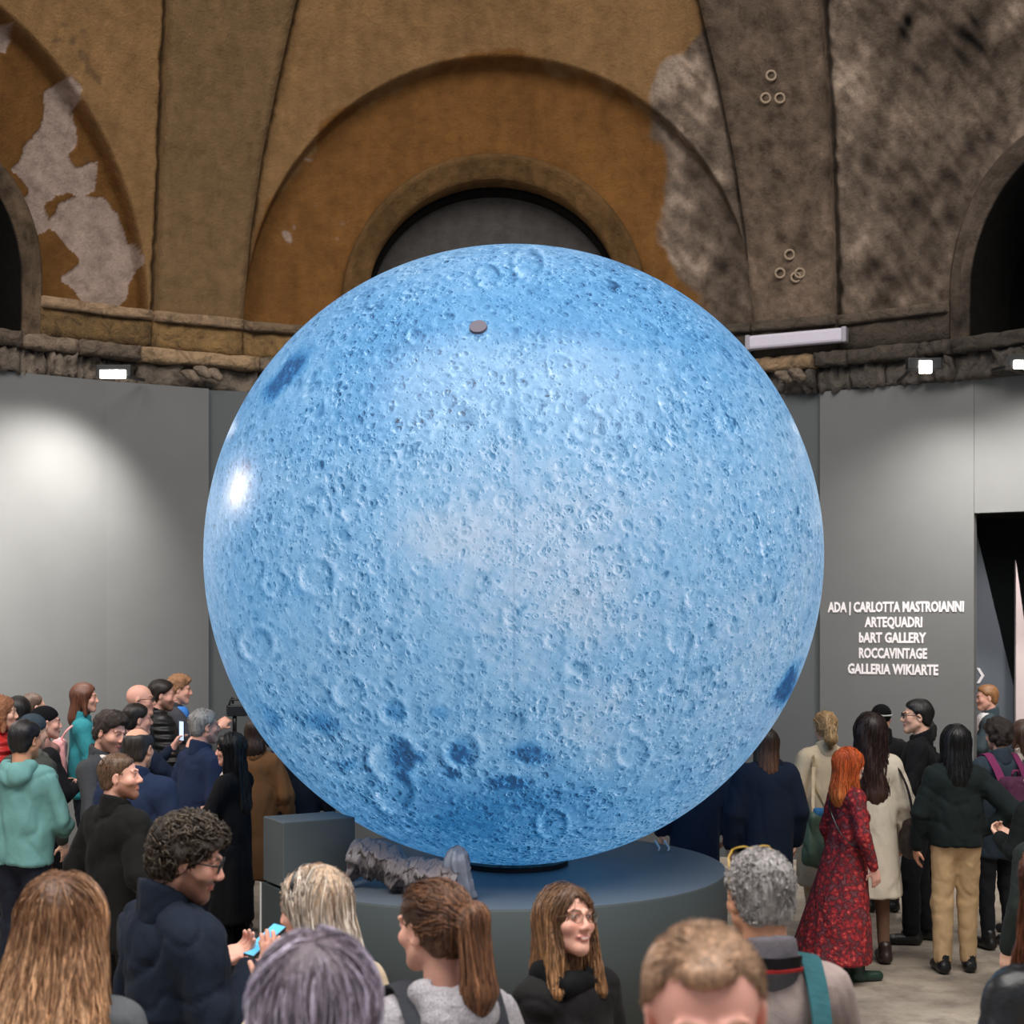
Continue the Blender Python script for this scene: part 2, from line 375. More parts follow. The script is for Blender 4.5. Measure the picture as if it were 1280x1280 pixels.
# white lettering on the right panel
WHITE = M('plain', (232, 226, 228), rough=.6)
def lettering(txt, x0, x1, y0, y1):
    cu = bpy.data.curves.new('lettering', 'FONT'); cu.body = txt; cu.align_x = 'CENTER'; cu.offset = .034; cu.extrude = .004; cu.resolution_u = 2
    ob = bpy.data.objects.new('lettering', cu); COL.objects.link(ob)
    bpy.context.view_layer.update()
    me = bpy.data.meshes.new_from_object(ob.evaluated_get(bpy.context.evaluated_depsgraph_get())); bpy.data.objects.remove(ob)
    V = np.zeros(len(me.vertices) * 3, np.float32); me.vertices.foreach_get('co', V); V = V.reshape(-1, 3)
    u = (V[:, 0] - V[:, 0].min()) / np.ptp(V[:, 0]); v = V[:, 1] / .69
    # onto the wall facet from A to B
    A, B = np.array([2.985, 14.06]), np.array([4.245, 13.33])
    def hit(px): # ray / facet
        k = (px - 640) / FPX; d = B - A; t = (k * A[1] - A[0]) / (d[0] - k * d[1]); return t
    t0, t1 = hit(x0), hit(x1); tt = t0 + (t1 - t0) * u
    P = A[None] + (B - A)[None] * tt[:, None]; nrm = np.array([-(B - A)[1], (B - A)[0]]); nrm /= np.linalg.norm(nrm)
    Yc = A[1] + (B - A)[1] * (t0 + t1) / 2
    z0 = CAMZ - (y1 - YH) * Yc / FPX; z1 = CAMZ - (y0 - YH) * Yc / FPX
    W = np.stack([P[:, 0] - nrm[0] * (.004 + V[:, 2]), P[:, 1] - nrm[1] * (.004 + V[:, 2]), z0 + (z1 - z0) * v], 1)
    me.vertices.foreach_set('co', W.astype(np.float32).ravel()); me.update(); me.materials.clear(); me.materials.append(WHITE)
    o = bpy.data.objects.new('lettering', me); COL.objects.link(o); o.parent = wr; o['label'] = 'line of white capital lettering'
for tx, x0, x1, yc in (('ADA | CARLOTTA MASTROIANNI', 1035, 1205, 758.5), ('ARTEQUADRI', 1081, 1153, 777.5), ('bART GALLERY', 1074, 1158, 797), ('ROCCAVINTAGE', 1074, 1159, 816.5), ('GALLERIA WIKIARTE', 1060, 1173, 836.5)):
    lettering(tx, x0, x1, yc - 6, yc + 6)

# ---- old rotunda: one plastered shell, ribs, arches and stone courses laid on it
CX, CY, RUP = 0.0, 8.4, 6.45
def rprof(z): return RUP - .95 * np.clip((np.asarray(z, float) - 5.6) / 3.6, 0, 3) ** 2
def proj(P): return 640 + FPX * P[..., 0] / P[..., 1], YH - FPX * (P[..., 2] - CAMZ) / P[..., 1]
def onshell(px, py, off=0.0):                # point of the shell (offset inwards) seen at a pixel of the photograph
    px = np.atleast_1d(np.asarray(px, float)); py = np.atleast_1d(np.asarray(py, float)); k = (px - 640) / FPX; m = (YH - py) / FPX
    Y = np.full(px.shape, 13.0)
    for _ in range(40):
        r = rprof(CAMZ + m * Y) - off
        Yn = (CY + np.sqrt(np.maximum(CY * CY - (1 + k * k) * (CY * CY - r * r), 1e-6))) / (1 + k * k); Y = .5 * Y + .5 * Yn
    return np.stack([k * Y, Y, CAMZ + m * Y], -1)
def inwards(P, d):                            # move points towards the rotunda axis
    v = np.stack([P[..., 0] - CX, P[..., 1] - CY], -1); n = np.linalg.norm(v, axis=-1, keepdims=True); Q = P.copy(); Q[..., :2] -= v / n * np.asarray(d)[..., None]; return Q
th = np.concatenate([np.linspace(-1.75, -.87, 60)[:-1], np.linspace(-.87, .87, 820), np.linspace(.87, 1.75, 60)[1:]]); zz = np.concatenate([np.linspace(4.56, 9.2, 310), np.linspace(9.2, 11.2, 40)[1:]])
TH, ZZ = np.meshgrid(th, zz, indexing='ij'); RR = rprof(ZZ)
P0 = np.stack([CX + RR * np.sin(TH), CY + RR * np.cos(TH), ZZ], -1).reshape(-1, 3)
pxx, pyy = proj(P0); pxx = np.where(P0[:, 1] < 1.0, np.where(P0[:, 0] < 0, -5000, 5000), pxx)
wx = pxx + 7 * wav(P0, 6, 3) + 5 * wav(P0, 17, 4) + 2 * wav(P0, 40, 5); wy = pyy + 7 * wav(P0, 6, 6) + 5 * wav(P0, 17, 7) + 2 * wav(P0, 40, 8)
def inarch(x, y, cx, cy, rx, ry):             # >0 inside an arch on straight legs, in px
    q = np.where(y < cy, np.sqrt(((x - cx) / rx) ** 2 + ((y - cy) / ry) ** 2), np.abs(x - cx) / rx); return (1 - q) * min(rx, ry)
dep = np.zeros(len(P0))
lun = inarch(pxx, pyy, 625, 400, 318, 330); lunL = inarch(pxx, pyy, -322, 400, 507, 507); lunR = inarch(pxx, pyy, 1560, 400, 500, 480)
dep += .22 * smooth(-2, 5, lun) + .22 * smooth(-2, 5, lunL)
win = inarch(pxx, pyy, 618, 375, 166, 166); nL = inarch(pxx, pyy, -150, 340, 184, 186); nR = inarch(pxx, pyy, 1400, 370, 194, 224)
dep += .28 * smooth(-2, 4, win) + 2.0 * smooth(-2, 6, nL) + 2.0 * smooth(-2, 6, nR)
dep += .012 * wav(P0, 2.5, 11) + .006 * wav(P0, 9, 12)
def poly_in(x, y, poly):
    r = np.zeros(len(x), bool); n = len(poly)
    for i in range(n):
        (x1, y1), (x2, y2) = poly[i], poly[(i + 1) % n]
        c = ((y1 > y) != (y2 > y)) & (x < (x2 - x1) * (y - y1) / (y2 - y1 + 1e-9) + x1); r ^= c
    return r
def C3(c): return np.array(lin(c))
def blend(col, m, c): return col * (1 - m[:, None]) + np.asarray(c)[None] * m[:, None]
OCHRE, VAULT, BARE, PATCH = C3((112, 77, 40)), C3((126, 97, 64)), C3((104, 91, 80)), C3((146, 128, 118))
col = np.tile(VAULT, (len(P0), 1))
col = blend(col, smooth(-4, 4, inarch(wx, wy, 625, 400, 318, 330)), OCHRE); col = blend(col, smooth(-3, 3, lunL), OCHRE * .85)
n1 = wav(P0, 3.5, 21); n2 = wav(P0, 12, 22); n3 = wav(P0, 33, 23)
bx = np.interp(pyy, [-200, 0, 60, 120, 160, 200, 260, 300, 340, 420, 500], [900, 884, 862, 815, 812, 838, 832, 822, 846, 890, 905])
bare = smooth(-6, 8, wx + 8 * n2 - bx); col = blend(col, bare, BARE)
col *= (1 + bare * (.42 * n1 + .36 * n2 + .34 * n3) + (1 - bare) * (.10 * n1 + .07 * n2))[:, None]
col = blend(col, bare * smooth(.35, .9, n2 * .6 + n3 * .5 - .1) * .5, C3((72, 58, 46)))
col = blend(col, bare * smooth(.25, .9, n1 * .5 + n2 * .4 + n3 * .5) * .75, C3((160, 143, 128)))
patch = poly_in(wx, wy, [(66, 98), (80, 96), (94, 112), (104, 150), (103, 170), (95, 185), (108, 202), (132, 196), (130, 215), (119, 236), (140, 240), (160, 258), (171, 290), (178, 330), (164, 385), (145, 390), (110, 370), (80, 352), (99, 342), (105, 325), (92, 300), (75, 278), (60, 284), (45, 265), (32, 240), (50, 230), (28, 205), (36, 190), (56, 168), (60, 140), (58, 105)])
patch &= ~poly_in(wx, wy, [(70, 245), (95, 233), (112, 236), (85, 250), (76, 268)])
patch2 = poly_in(wx, wy, [(-20, 0), (12, 22), (26, 40), (22, 50), (-20, 45)])
pm = (patch | patch2).astype(float); col = blend(col, pm, PATCH); dep += pm * .015
col = blend(col, smooth(.6, .9, n1 * .5 + n3 * .6) * ((pxx > 40) & (pxx < 130) & (pyy < 230)) * .6, C3((88, 70, 52)))
fleck = smooth(.75, 1.0, n2 * .35 + n3 * .55 + .32 * np.exp(-(((pxx - 375) / 45) ** 2 + ((pyy - 255) / 60) ** 2))) * (pxx > 320) * (pxx < 450) * (pyy > 190)
col = blend(col, np.clip(fleck, 0, 1) * .85, PATCH)
col = blend(col, smooth(0, 5, win), C3((76, 73, 71))); col = blend(col, smooth(-10, 0, nL), C3((9, 8, 7))); col = blend(col, smooth(-10, 0, nR), C3((9, 8, 7)))  # niche interiors painted near black to read as deep shade
right = smooth(1030, 1240, pxx); col *= (1 - .28 * right * smooth(60, 400, pyy))[:, None]        # bare masonry grows darker to the right and downwards
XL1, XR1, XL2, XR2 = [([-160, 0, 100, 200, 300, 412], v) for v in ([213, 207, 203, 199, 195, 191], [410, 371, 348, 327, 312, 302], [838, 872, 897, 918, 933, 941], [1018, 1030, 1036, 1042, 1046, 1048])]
for xs_, wd_ in ((XL1, 3.0), (XR1, 2.6), (XL2, 2.6), (XR2, 4.0)):      # open cracks along the rib edges, the shadow in them also painted dark
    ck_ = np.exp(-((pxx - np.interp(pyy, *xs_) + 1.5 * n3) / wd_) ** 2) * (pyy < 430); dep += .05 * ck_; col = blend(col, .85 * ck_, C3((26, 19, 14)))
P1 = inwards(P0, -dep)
ni, nj = len(th), len(zz); ii, jj = np.meshgrid(np.arange(ni - 1), np.arange(nj - 1), indexing='ij'); b0 = (ii * nj + jj).ravel()
def mat_plaster(bump=.6):
    t = NT('old_plaster'); o = t.obj(); an_ = t.node('ShaderNodeAttribute', attribute_name='Col'); a = an_.outputs['Color']; we = an_.outputs['Alpha']
    n = t.noise(o, 8, 8, .68, .15); f = t.noise(o, 45, 4, .6)
    mp = t.node('ShaderNodeMapping', {'Vector': o, 'Scale': (7, 7, .9)}).outputs[0]; st = t.noise(mp, 1.0, 4, .6)
    c = t.mix(t.math('ADD', t.math('MULTIPLY', we, .7), .3), a, t.ramp(n, [(.28, (.42, .39, .37)), (.5, (.97, .97, .97)), (.72, (1.45, 1.42, 1.4))]), 'MULTIPLY')
    c = t.mix(.45, c, t.ramp(st, [(.3, (.72, .70, .68)), (.6, (1.1, 1.1, 1.1))]), 'MULTIPLY')
    c = t.mix(t.ramp(f, [(.62, (0, 0, 0)), (.78, (.35, .35, .35))]), c, (.05, .035, .025))
    t.set(Base_Color=c, Roughness=.92, Specular_IOR_Level=.15); t.bump(t.math('ADD', n, t.math('MULTIPLY', f, .4)), bump, .05); return t.m
PLASTER = mat_plaster()
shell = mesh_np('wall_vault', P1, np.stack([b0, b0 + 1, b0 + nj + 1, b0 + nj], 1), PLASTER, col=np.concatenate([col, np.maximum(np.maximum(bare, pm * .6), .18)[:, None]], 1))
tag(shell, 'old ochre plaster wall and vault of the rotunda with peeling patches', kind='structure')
pmask_fn = None

def rib(name, xl, xr, y0, y1, off, base, label, weather):
    ys = np.linspace(y0, y1, 70); us = np.linspace(0, 1, 14); V = []
    L = np.interp(ys, *xl) + 2.5; R_ = np.interp(ys, *xr) - 2.5
    for y, l, r in zip(ys, L, R_):
        pts = onshell(l + (r - l) * us, np.full(14, y), 0.0)
        V += [inwards(pts[:1], -.3)] + [inwards(pts, off)] + [inwards(pts[-1:], -.3)]
    V = np.concatenate(V); m = 16
    i, j = np.meshgrid(np.arange(69), np.arange(m - 1), indexing='ij'); b = (i * m + j).ravel()
    V = inwards(V, .008 * wav(V, 3, 31) + .004 * wav(V, 14, 32))
    c = np.tile(base, (len(V), 1)) * (1 + weather * (.28 * wav(V, 3, 33) + .22 * wav(V, 11, 34) + .2 * wav(V, 30, 35)))[:, None]
    x, y = proj(V); c = blend(c, weather * smooth(.5, 1, wav(V, 30, 36)) * .6, C3((62, 50, 40)))
    o = mesh_np(name, V, np.stack([b, b + m, b + m + 1, b + 1], 1), PLASTER, col=np.concatenate([c, np.full((len(c), 1), max(.25, weather))], 1), smooth_sh=False); tag(o, label, kind='structure'); return o
rib('trim_1', ([-160, 0, 100, 200, 300, 400], [213, 207, 203, 199, 195, 191]), ([-160, 0, 100, 200, 300, 400], [410, 371, 348, 327, 312, 303]), -160, 402, .10, C3((108, 86, 60)), 'broad brownish plaster rib rising between two vault bays left of the moon', .18)
rib('trim_2', ([-160, 0, 100, 200, 300, 412], [838, 872, 897, 918, 933, 941]), ([-160, 0, 100, 200, 300, 412], [1018, 1030, 1036, 1042, 1046, 1048]), -160, 414, .10, C3((98, 84, 72)), 'broad weathered grey rib rising between two vault bays right of the moon', 1.0)

def sweep_arch(name, cx, cy, rx, ry, leg, prof, base, label, weather=.5, n=90, a0=180.0, a1=0.0, reveal_shade=False):
    """moulded arch on the shell; prof = list of (radius px offset, inward m)"""
    pts = [(cx + rx * 0 - 1, cy)]; ang = np.radians(np.linspace(a0, a1, n)); m = len(prof); V = []
    path = [('l', t) for t in np.linspace(1, 0, 12)[:-1]] + [('a', a) for a in ang] + [('r', t) for t in np.linspace(0, 1, 12)[1:]]
    for k, a in path:
        row = []
        for dr, off in prof:
            X, Yp_ = rx + dr, ry + dr
            if k == 'l': q = (cx - X, cy + leg * a)
            elif k == 'r': q = (cx + X, cy + leg * a)
            else: q = (cx + X * math.cos(a), cy - Yp_ * math.sin(a))
            row.append((q[0], q[1], off))
        row = np.array(row); V.append(inwards(onshell(row[:, 0], row[:, 1]), 0)); V[-1] = np.stack([inwards(V[-1][i], row[i, 2]) for i in range(m)])
    V = np.concatenate(V); N = len(path)
    i, j = np.meshgrid(np.arange(N - 1), np.arange(m - 1), indexing='ij'); b = (i * m + j).ravel()
    V = inwards(V, .010 * weather * wav(V, 8, 41) + .006 * weather * wav(V, 25, 42))
    c = np.tile(base, (len(V), 1)) * (1 + weather * (.3 * wav(V, 5, 43) + .3 * wav(V, 18, 44)))[:, None]
    c = c.reshape(N, m, 3)
    if reveal_shade: c[:, -2:] = C3((10, 9, 8))  # inner reveal coloured near black for the shade inside the niche
    c = np.concatenate([c.reshape(-1, 3), np.full((N * m, 1), weather)], 1)
    o = mesh_np(name, V, np.stack([b, b + 1, b + m + 1, b + m], 1), PLASTER, col=c, smooth_sh=False); tag(o, label, kind='structure'); return o
PR = [(20, -.24), (20, -.10), (14, -.06), (10, -.09), (2, -.09), (-6, -.13), (-12, -.13), (-14, -.5)]
sweep_arch('trim_3', 618, 375, 168, 168, 60, PR, C3((96, 72, 44)), 'moulded plaster arch around the grey blind window above the moon')
DK = M('plain', (14, 13, 12), rough=.8)
sweep_arch('trim_4', 618, 375, 152, 150, 60, [(4, -.52), (4, -.36), (-4, -.36), (-4, -.52)], C3((16, 14, 13)), 'thin black rim inside the moulded window arch', .1)
PN = [(14, -.24), (14, .04), (8, .10), (3, .03), (-1, .06), (-6, -.03), (-9, -.03), (-11, -.9)]
sweep_arch('trim_5', -150, 340, 186, 188, 92, PN, C3((84, 70, 56)), 'dark weathered stone arch of the niche beside the ochre bay', 1.0, reveal_shade=True)
sweep_arch('trim_6', 1400, 370, 197, 227, 58, PN, C3((78, 68, 60)), 'dark weathered stone arch of the niche beside the bare masonry', 1.0, reveal_shade=True)

# stone courses under the vault: every block is a piece of its own
def mat_stone():
    t = NT('grimy_stone'); o = t.obj(); a = t.node('ShaderNodeAttribute', attribute_name='Col').outputs['Color']
    n = t.noise(o, 7, 7, .7, 1.2); f = t.noise(o, 38, 4)
    c = t.mix(1.0, a, t.ramp(n, [(.3, (.3, .28, .26)), (.5, (1, 1, 1)), (.7, (1.5, 1.45, 1.4))]), 'MULTIPLY')
    t.set(Base_Color=c, Roughness=.9); t.bump(t.math('ADD', n, t.math('MULTIPLY', f, .3)), .8, .06); return t.m
STONE = mat_stone()
cornice = empty('trim_7'); tag(cornice, 'broken stone cornice running round the rotunda above the grey walls', kind='structure')
def zat(py, px=250.0, off=.1): return float(onshell(px, py, off)[0][2])
def thx(px, off=.1): p = onshell(px, 430, off)[0]; return math.atan2(p[0] - CX, p[1] - CY)
def arc_block(t0, t1, z0, z1, o0, o1, colr, seed, rough=.015, name='stone_block'):
    """block between angles and heights, from inward offset o0 (buried) to o1 (face), with an uneven face"""
    r = np.random.default_rng(seed); nt, nz = 9, 5; V = []; F = []
    for i in range(nt):
        for j in range(nz):
            t = t0 + (t1 - t0) * i / (nt - 1); z = z0 + (z1 - z0) * j / (nz - 1)
            e = i in (0, nt - 1) or j in (0, nz - 1); rr = RUP - o1 - r.normal() * rough + (.012 if e else 0)
            V.append((CX + rr * math.sin(t), CY + rr * math.cos(t), z + r.normal() * rough * .4))
    m = len(V)
    for i in range(nt):
        for j in range(nz):
            x, y, z = V[i * nz + j]; t = math.atan2(x - CX, y - CY); V.append((CX + (RUP - o0) * math.sin(t), CY + (RUP - o0) * math.cos(t), z))
    for i in range(nt - 1):
        for j in range(nz - 1):
            a = i * nz + j; F.append((a, a + nz, a + nz + 1, a + 1))
    for i in range(nt - 1):
        for j in (0, nz - 1):
            a = i * nz + j; F.append((a, a + nz, m + a + nz, m + a) if j else (a + nz, a, m + a, m + a + nz))
    for j in range(nz - 1):
        for i in (0, nt - 1):
            a = i * nz + j; F.append((a, a + 1, m + a + 1, m + a) if i == 0 else (a + 1, a, m + a, m + a + 1))
    o = mesh_np(name, V, F, STONE, cornice, False, np.tile(np.array(colr) * (1 + .2 * r.normal()), (len(V), 1))); return o
zA, zB, zC, zD, zE = zat(396), zat(408), zat(441), zat(459), zat(489)
LT, OC, DKS = C3((150, 124, 96)), C3((116, 90, 54)), C3((84, 72, 62))
sd = 100
left_edges = [-330, -250, 50, 190, 303, 400, 520]; right_edges = [820, 940, 1048, 1186]
for x0, x1 in list(zip(left_edges[:-1], left_edges[1:])) + [(520, 670), (670, 820)] + list(zip(right_edges[:-1], right_edges[1:])):
    sd += 1; rt = x0 >= 820
    c1, c2 = (LT, OC) if not rt else (C3((92, 80, 68)), C3((66, 57, 48)))
    if x0 == -250: continue
    arc_block(thx(x0 + 1.5), thx(x1 - 1.5), zB, zA, -.35, .15 + .02 * (sd % 3), c1, sd, .008, 'moulding_block')
    arc_block(thx(x0 + 1.5), thx(x1 - 1.5), zC, zB, -.35, .10 + .02 * (sd % 3), c2, sd + 50, .012)
for k, (x0, x1) in enumerate([(-330, -240), (-240, -120), (-120, -30), (-30, 25), (25, 96), (96, 172), (172, 322), (322, 420), (420, 540), (540, 680), (680, 800), (800, 940), (940, 1020), (1020, 1062), (1062, 1150), (1150, 1190), (1190, 1290), (1290, 1420), (1420, 1560)]):
    rt = x0 >= 800; c1 = C3((140, 116, 88)) if k in (6, 12) else (C3((104, 90, 76)) if not rt else C3((74, 66, 58)))
    arc_block(thx(x0 + 1), thx(x1 - 1), zD, zC - .01, -.35, .17 + .05 * ((k * 7) % 4) / 3, c1, 300 + k, .012, 'moulding_block')
    xs = np.linspace(x0, x1, 3 if x1 - x0 > 60 else 2)
    for q in range(len(xs) - 1):
        arc_block(thx(xs[q] + 1), thx(xs[q + 1] - 1), zE, zD - .01, -.35, .06 + .07 * ((k * 5 + q * 3) % 4) / 3, C3((112, 100, 88)) if not rt else C3((78, 72, 66)), 400 + 3 * k + q, .03)
for k, (x, y) in enumerate([(247, 467), (232, 472), (262, 470), (985, 473), (1002, 470)]):   # worn carved knobs on the frieze
    p = inwards(onshell(x, y, .1)[0], .16); V, Q = surf([('+', ell(p, (.06, .05, .055)), .01), ('+', ell(p + [.05, 0, -.04], (.04, .05, .04)), .02), ('+', ell(p + [-.05, 0, .02], (.045, .05, .03)), .02)], .018)
    mesh_np('carved_knob', V, Q, STONE, cornice, True, np.tile(C3((120, 106, 92)), (len(V), 1)))
# cast dots on the right rib
for k, (x, y) in enumerate([(968, 100), (961, 128), (979, 128), (991, 322), (979, 345), (999, 350), (1004, 345)]):
    p = inwards(onshell(x, y)[0], .125); a = np.linspace(0, 2 * math.pi, 14, endpoint=False)
    tube('plaster_ring', [p + np.array([.045 * math.cos(q), 0, .045 * math.sin(q)]) for q in a], .012, M('plain', (150, 132, 112), rough=.9), bpy.data.objects['trim_2'], 6, closed=True)

# ---- lamps on the wall tops and the unlit batten
LAMPB = M('plain', (30, 32, 34), rough=.4)
def flood(px, py, Y, aim, power, label, wally, spot=75, lens=(.11, .035)):
    p = pix(px, py, Y); r = empty('flood_light', p); tag(r, label, 'lamp', 'flood lights on the wall tops')
    d = np.array(aim) - p
    box('housing', (0, .06, .03), (.15, .05, .05), LAMPB, r, bev=.01)
    tube('arm', [(0, .1, .03), (0, (wally - Y) * .5, .06), (0, wally - Y, WALLH + .02 - p[2])], .016, LAMPB, r, 8)
    box('lens', (0, .005, -.004), (lens[0], .008, lens[1]), M('glow', (255, 244, 232), rough=28.0), r, bev=.006)
    l = bpy.data.lights.new('flood_beam', 'SPOT'); l.energy = power; l.spot_size = math.radians(spot); l.spot_blend = 1.0; l.shadow_soft_size = .09; l.color = (1, .95, .89)
    o = bpy.data.objects.new('flood_beam', l); COL.objects.link(o); o.location = p + np.array([0, -.02, -.07]); o.rotation_euler = Vector(d).to_track_quat('-Z', 'Y').to_euler()
flood(141, 467, 12.45, (-4.25, 12.95, 3.15), 520, 'small floodlight glowing above the grey wall beneath the ochre bay', 13.5, 104)
flood(-150, 440, 11.0, (-5.35, 11.9, 3.1), 950, 'small floodlight above the curved grey wall beside the left niche', 11.9, 100)
flood(1157, 458, 12.7, (3.9, 13.3, 2.2), 230, 'bright floodlight glowing under the bare masonry bay', 13.6, 125, (.055, .055))
flood(1284, 455, 12.1, (4.75, 12.9, 3.3), 250, 'small floodlight above the doorway under the dark niche', 12.95, 110)
def panel_lamp(p, face, lens, glow, arm_to, label):
    rt_ = empty('panel_lamp', p, math.atan2(-(face[0] - p[0]), face[1] - p[1])); tag(rt_, label, 'lamp')
    box('housing', (0, -.07, 0), (lens[0] + .04, .06, lens[1] + .04), LAMPB, rt_, None, .012); box('lens', (0, 0, 0), (lens[0], .012, lens[1]), M('glow', (255, 238, 232), rough=glow), rt_, None, .006)
    L_ = rotz(-math.atan2(-(face[0] - p[0]), face[1] - p[1])) @ (np.array(arm_to, float) - np.array(p, float)); tube('arm', [(0, -.1, 0), tuple(L_)], .025, LAMPB, rt_, 8)
panel_lamp((-5.45, 10.35, 4.15), (-1.7, 8.3), (.34, .34), 40.0, (-5.50, 10.38, 0.0), 'square panel floodlight on a tall pole beside the curved grey wall')
panel_lamp((3.1, 3.0, 4.5), (0.6, 7.2), (.16, .16), 14.0, (3.15, 2.9, 0.0), 'square panel floodlight on a tall pole facing the front of the moon')
r = empty('batten_light', pix(996, 424, 13.7)); tag(r, 'unlit white tube batten resting on the cornice below the grey rib', 'lamp')
A, B = onshell(936, 427, .22)[0], onshell(1056, 421, .22)[0]; mid = np.array(r.location)
dirv = (B - A) / np.linalg.norm(B - A); L2 = np.linalg.norm(B - A) / 2; ang = math.atan2(dirv[1], dirv[0])
c0 = (A + B) / 2 - mid
box('tube_body', c0, (L2, .05, .068), M('plain', (196, 190, 204), rough=.35), r, rotz(ang), .025)
for s in (-1, 1): box('end_cap', c0 + rotz(ang) @ np.array([s * L2, 0, 0]), (.025, .055, .074), M('plain', (150, 146, 156)), r, rotz(ang), .012)

# ------------------------------------------------------------------ pedestal, block and moon
MX, MY, MZ, MR = .01, 9.04, 2.714, 1.892
PT = .80
ped = empty('pedestal', (-.09, 9.0, 0)); tag(ped, 'low round slate-grey pedestal carrying the glowing moon', 'pedestal')
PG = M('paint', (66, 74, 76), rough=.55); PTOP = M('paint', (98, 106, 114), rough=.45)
n = 128; a = np.linspace(0, 2 * math.pi, n, endpoint=False); rad = 1.412; ring = lambda r, z: [(r * math.cos(q), r * math.sin(q), z) for q in a]
V = ring(rad, 0) + ring(rad, PT - .01) + ring(rad - .01, PT); F = [(i, (i + 1) % n, n + (i + 1) % n, n + i) for i in range(n)] + [(n + i, n + (i + 1) % n, 2 * n + (i + 1) % n, 2 * n + i) for i in range(n)]
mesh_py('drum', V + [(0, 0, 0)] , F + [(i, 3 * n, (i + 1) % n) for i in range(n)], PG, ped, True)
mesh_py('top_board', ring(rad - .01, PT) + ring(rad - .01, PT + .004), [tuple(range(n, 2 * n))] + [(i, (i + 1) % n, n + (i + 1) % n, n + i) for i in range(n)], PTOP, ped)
BF, BL, BR_ = np.array([-1.298, 8.2]), np.array([-1.45, 8.478]), np.array([-.915, 8.425])     # block at the left edge of the pedestal: corners in plan
bc = (BL + BR_) / 2; bang = math.atan2(BR_[1] - BF[1], BR_[0] - BF[0]); bh = (np.linalg.norm(BR_ - BF) / 2, np.linalg.norm(BL - BF) / 2)
box('side_extension', (bc[0] + .09, bc[1] - 9.0, .395), (bh[0] + .01, bh[1] + .01, .395), PG, ped, rotz(bang))
cq = BL + (BL - bc) * .05
box('edge_strip', (cq[0] + .09, cq[1] - 9.0, .395), (.010, .010, .395), M('plain', (205, 205, 205), rough=.35), ped)
blk = box('plinth_block', (bc[0], bc[1], PT + .005 + .186), (bh[0], bh[1], .186), M('paint', (88, 95, 98), rough=.6), None, rotz(bang), .006)
tag(blk, 'plain grey rectangular block standing on the edge of the pedestal', 'block')

moon = empty('moon_balloon', (MX, MY, PT)); tag(moon, 'huge glowing blue inflatable moon printed with craters', 'moon')
NU, NV = 512, 256
u = np.arange(NU) * 2 * math.pi / NU; v = np.linspace(0, math.pi, NV + 1)[1:-1]
U, Vv = np.meshgrid(u, v, indexing='ij'); S0 = np.stack([np.sin(Vv) * np.sin(U), -np.sin(Vv) * np.cos(U), np.cos(Vv)], -1).reshape(-1, 3)
S0 = np.concatenate([S0, [[0, 0, 1], [0, 0, -1]]]); W = S0 * MR
W[:, 2] = np.maximum(W[:, 2], -MR + .02)
nv = NV - 1; i, j = np.meshgrid(np.arange(NU), np.arange(nv - 1), indexing='ij'); i2 = (i + 1) % NU
Qm = np.stack([i * nv + j, i * nv + j + 1, i2 * nv + j + 1, i2 * nv + j], -1).reshape(-1, 4)
ia = np.arange(NU); top = np.stack([ia * nv, ((ia + 1) % NU) * nv, np.full(NU, NU * nv), np.full(NU, NU * nv)], 1); bot = np.stack([((ia + 1) % NU) * nv + nv - 1, ia * nv + nv - 1, np.full(NU, NU * nv + 1), np.full(NU, NU * nv + 1)], 1)
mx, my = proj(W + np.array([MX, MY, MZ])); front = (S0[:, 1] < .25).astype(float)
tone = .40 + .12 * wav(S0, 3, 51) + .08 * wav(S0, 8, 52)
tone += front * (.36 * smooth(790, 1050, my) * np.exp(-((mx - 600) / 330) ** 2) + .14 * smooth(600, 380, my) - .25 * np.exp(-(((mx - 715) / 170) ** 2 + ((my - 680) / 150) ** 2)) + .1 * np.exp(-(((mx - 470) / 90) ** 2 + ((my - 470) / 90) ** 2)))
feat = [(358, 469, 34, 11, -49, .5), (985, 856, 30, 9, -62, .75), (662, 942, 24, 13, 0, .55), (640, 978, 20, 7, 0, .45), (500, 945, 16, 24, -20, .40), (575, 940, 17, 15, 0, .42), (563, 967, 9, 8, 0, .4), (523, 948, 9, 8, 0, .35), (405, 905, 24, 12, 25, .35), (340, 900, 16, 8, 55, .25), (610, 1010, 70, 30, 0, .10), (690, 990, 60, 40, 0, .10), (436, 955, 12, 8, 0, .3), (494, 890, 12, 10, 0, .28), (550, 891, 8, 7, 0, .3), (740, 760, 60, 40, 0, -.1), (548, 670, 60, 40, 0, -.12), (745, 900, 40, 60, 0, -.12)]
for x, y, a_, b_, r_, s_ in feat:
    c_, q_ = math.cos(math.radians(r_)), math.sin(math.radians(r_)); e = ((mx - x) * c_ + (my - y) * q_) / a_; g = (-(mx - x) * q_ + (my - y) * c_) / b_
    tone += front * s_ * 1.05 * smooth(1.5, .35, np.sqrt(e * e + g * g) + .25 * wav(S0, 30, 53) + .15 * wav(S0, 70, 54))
sh = np.zeros(len(S0))
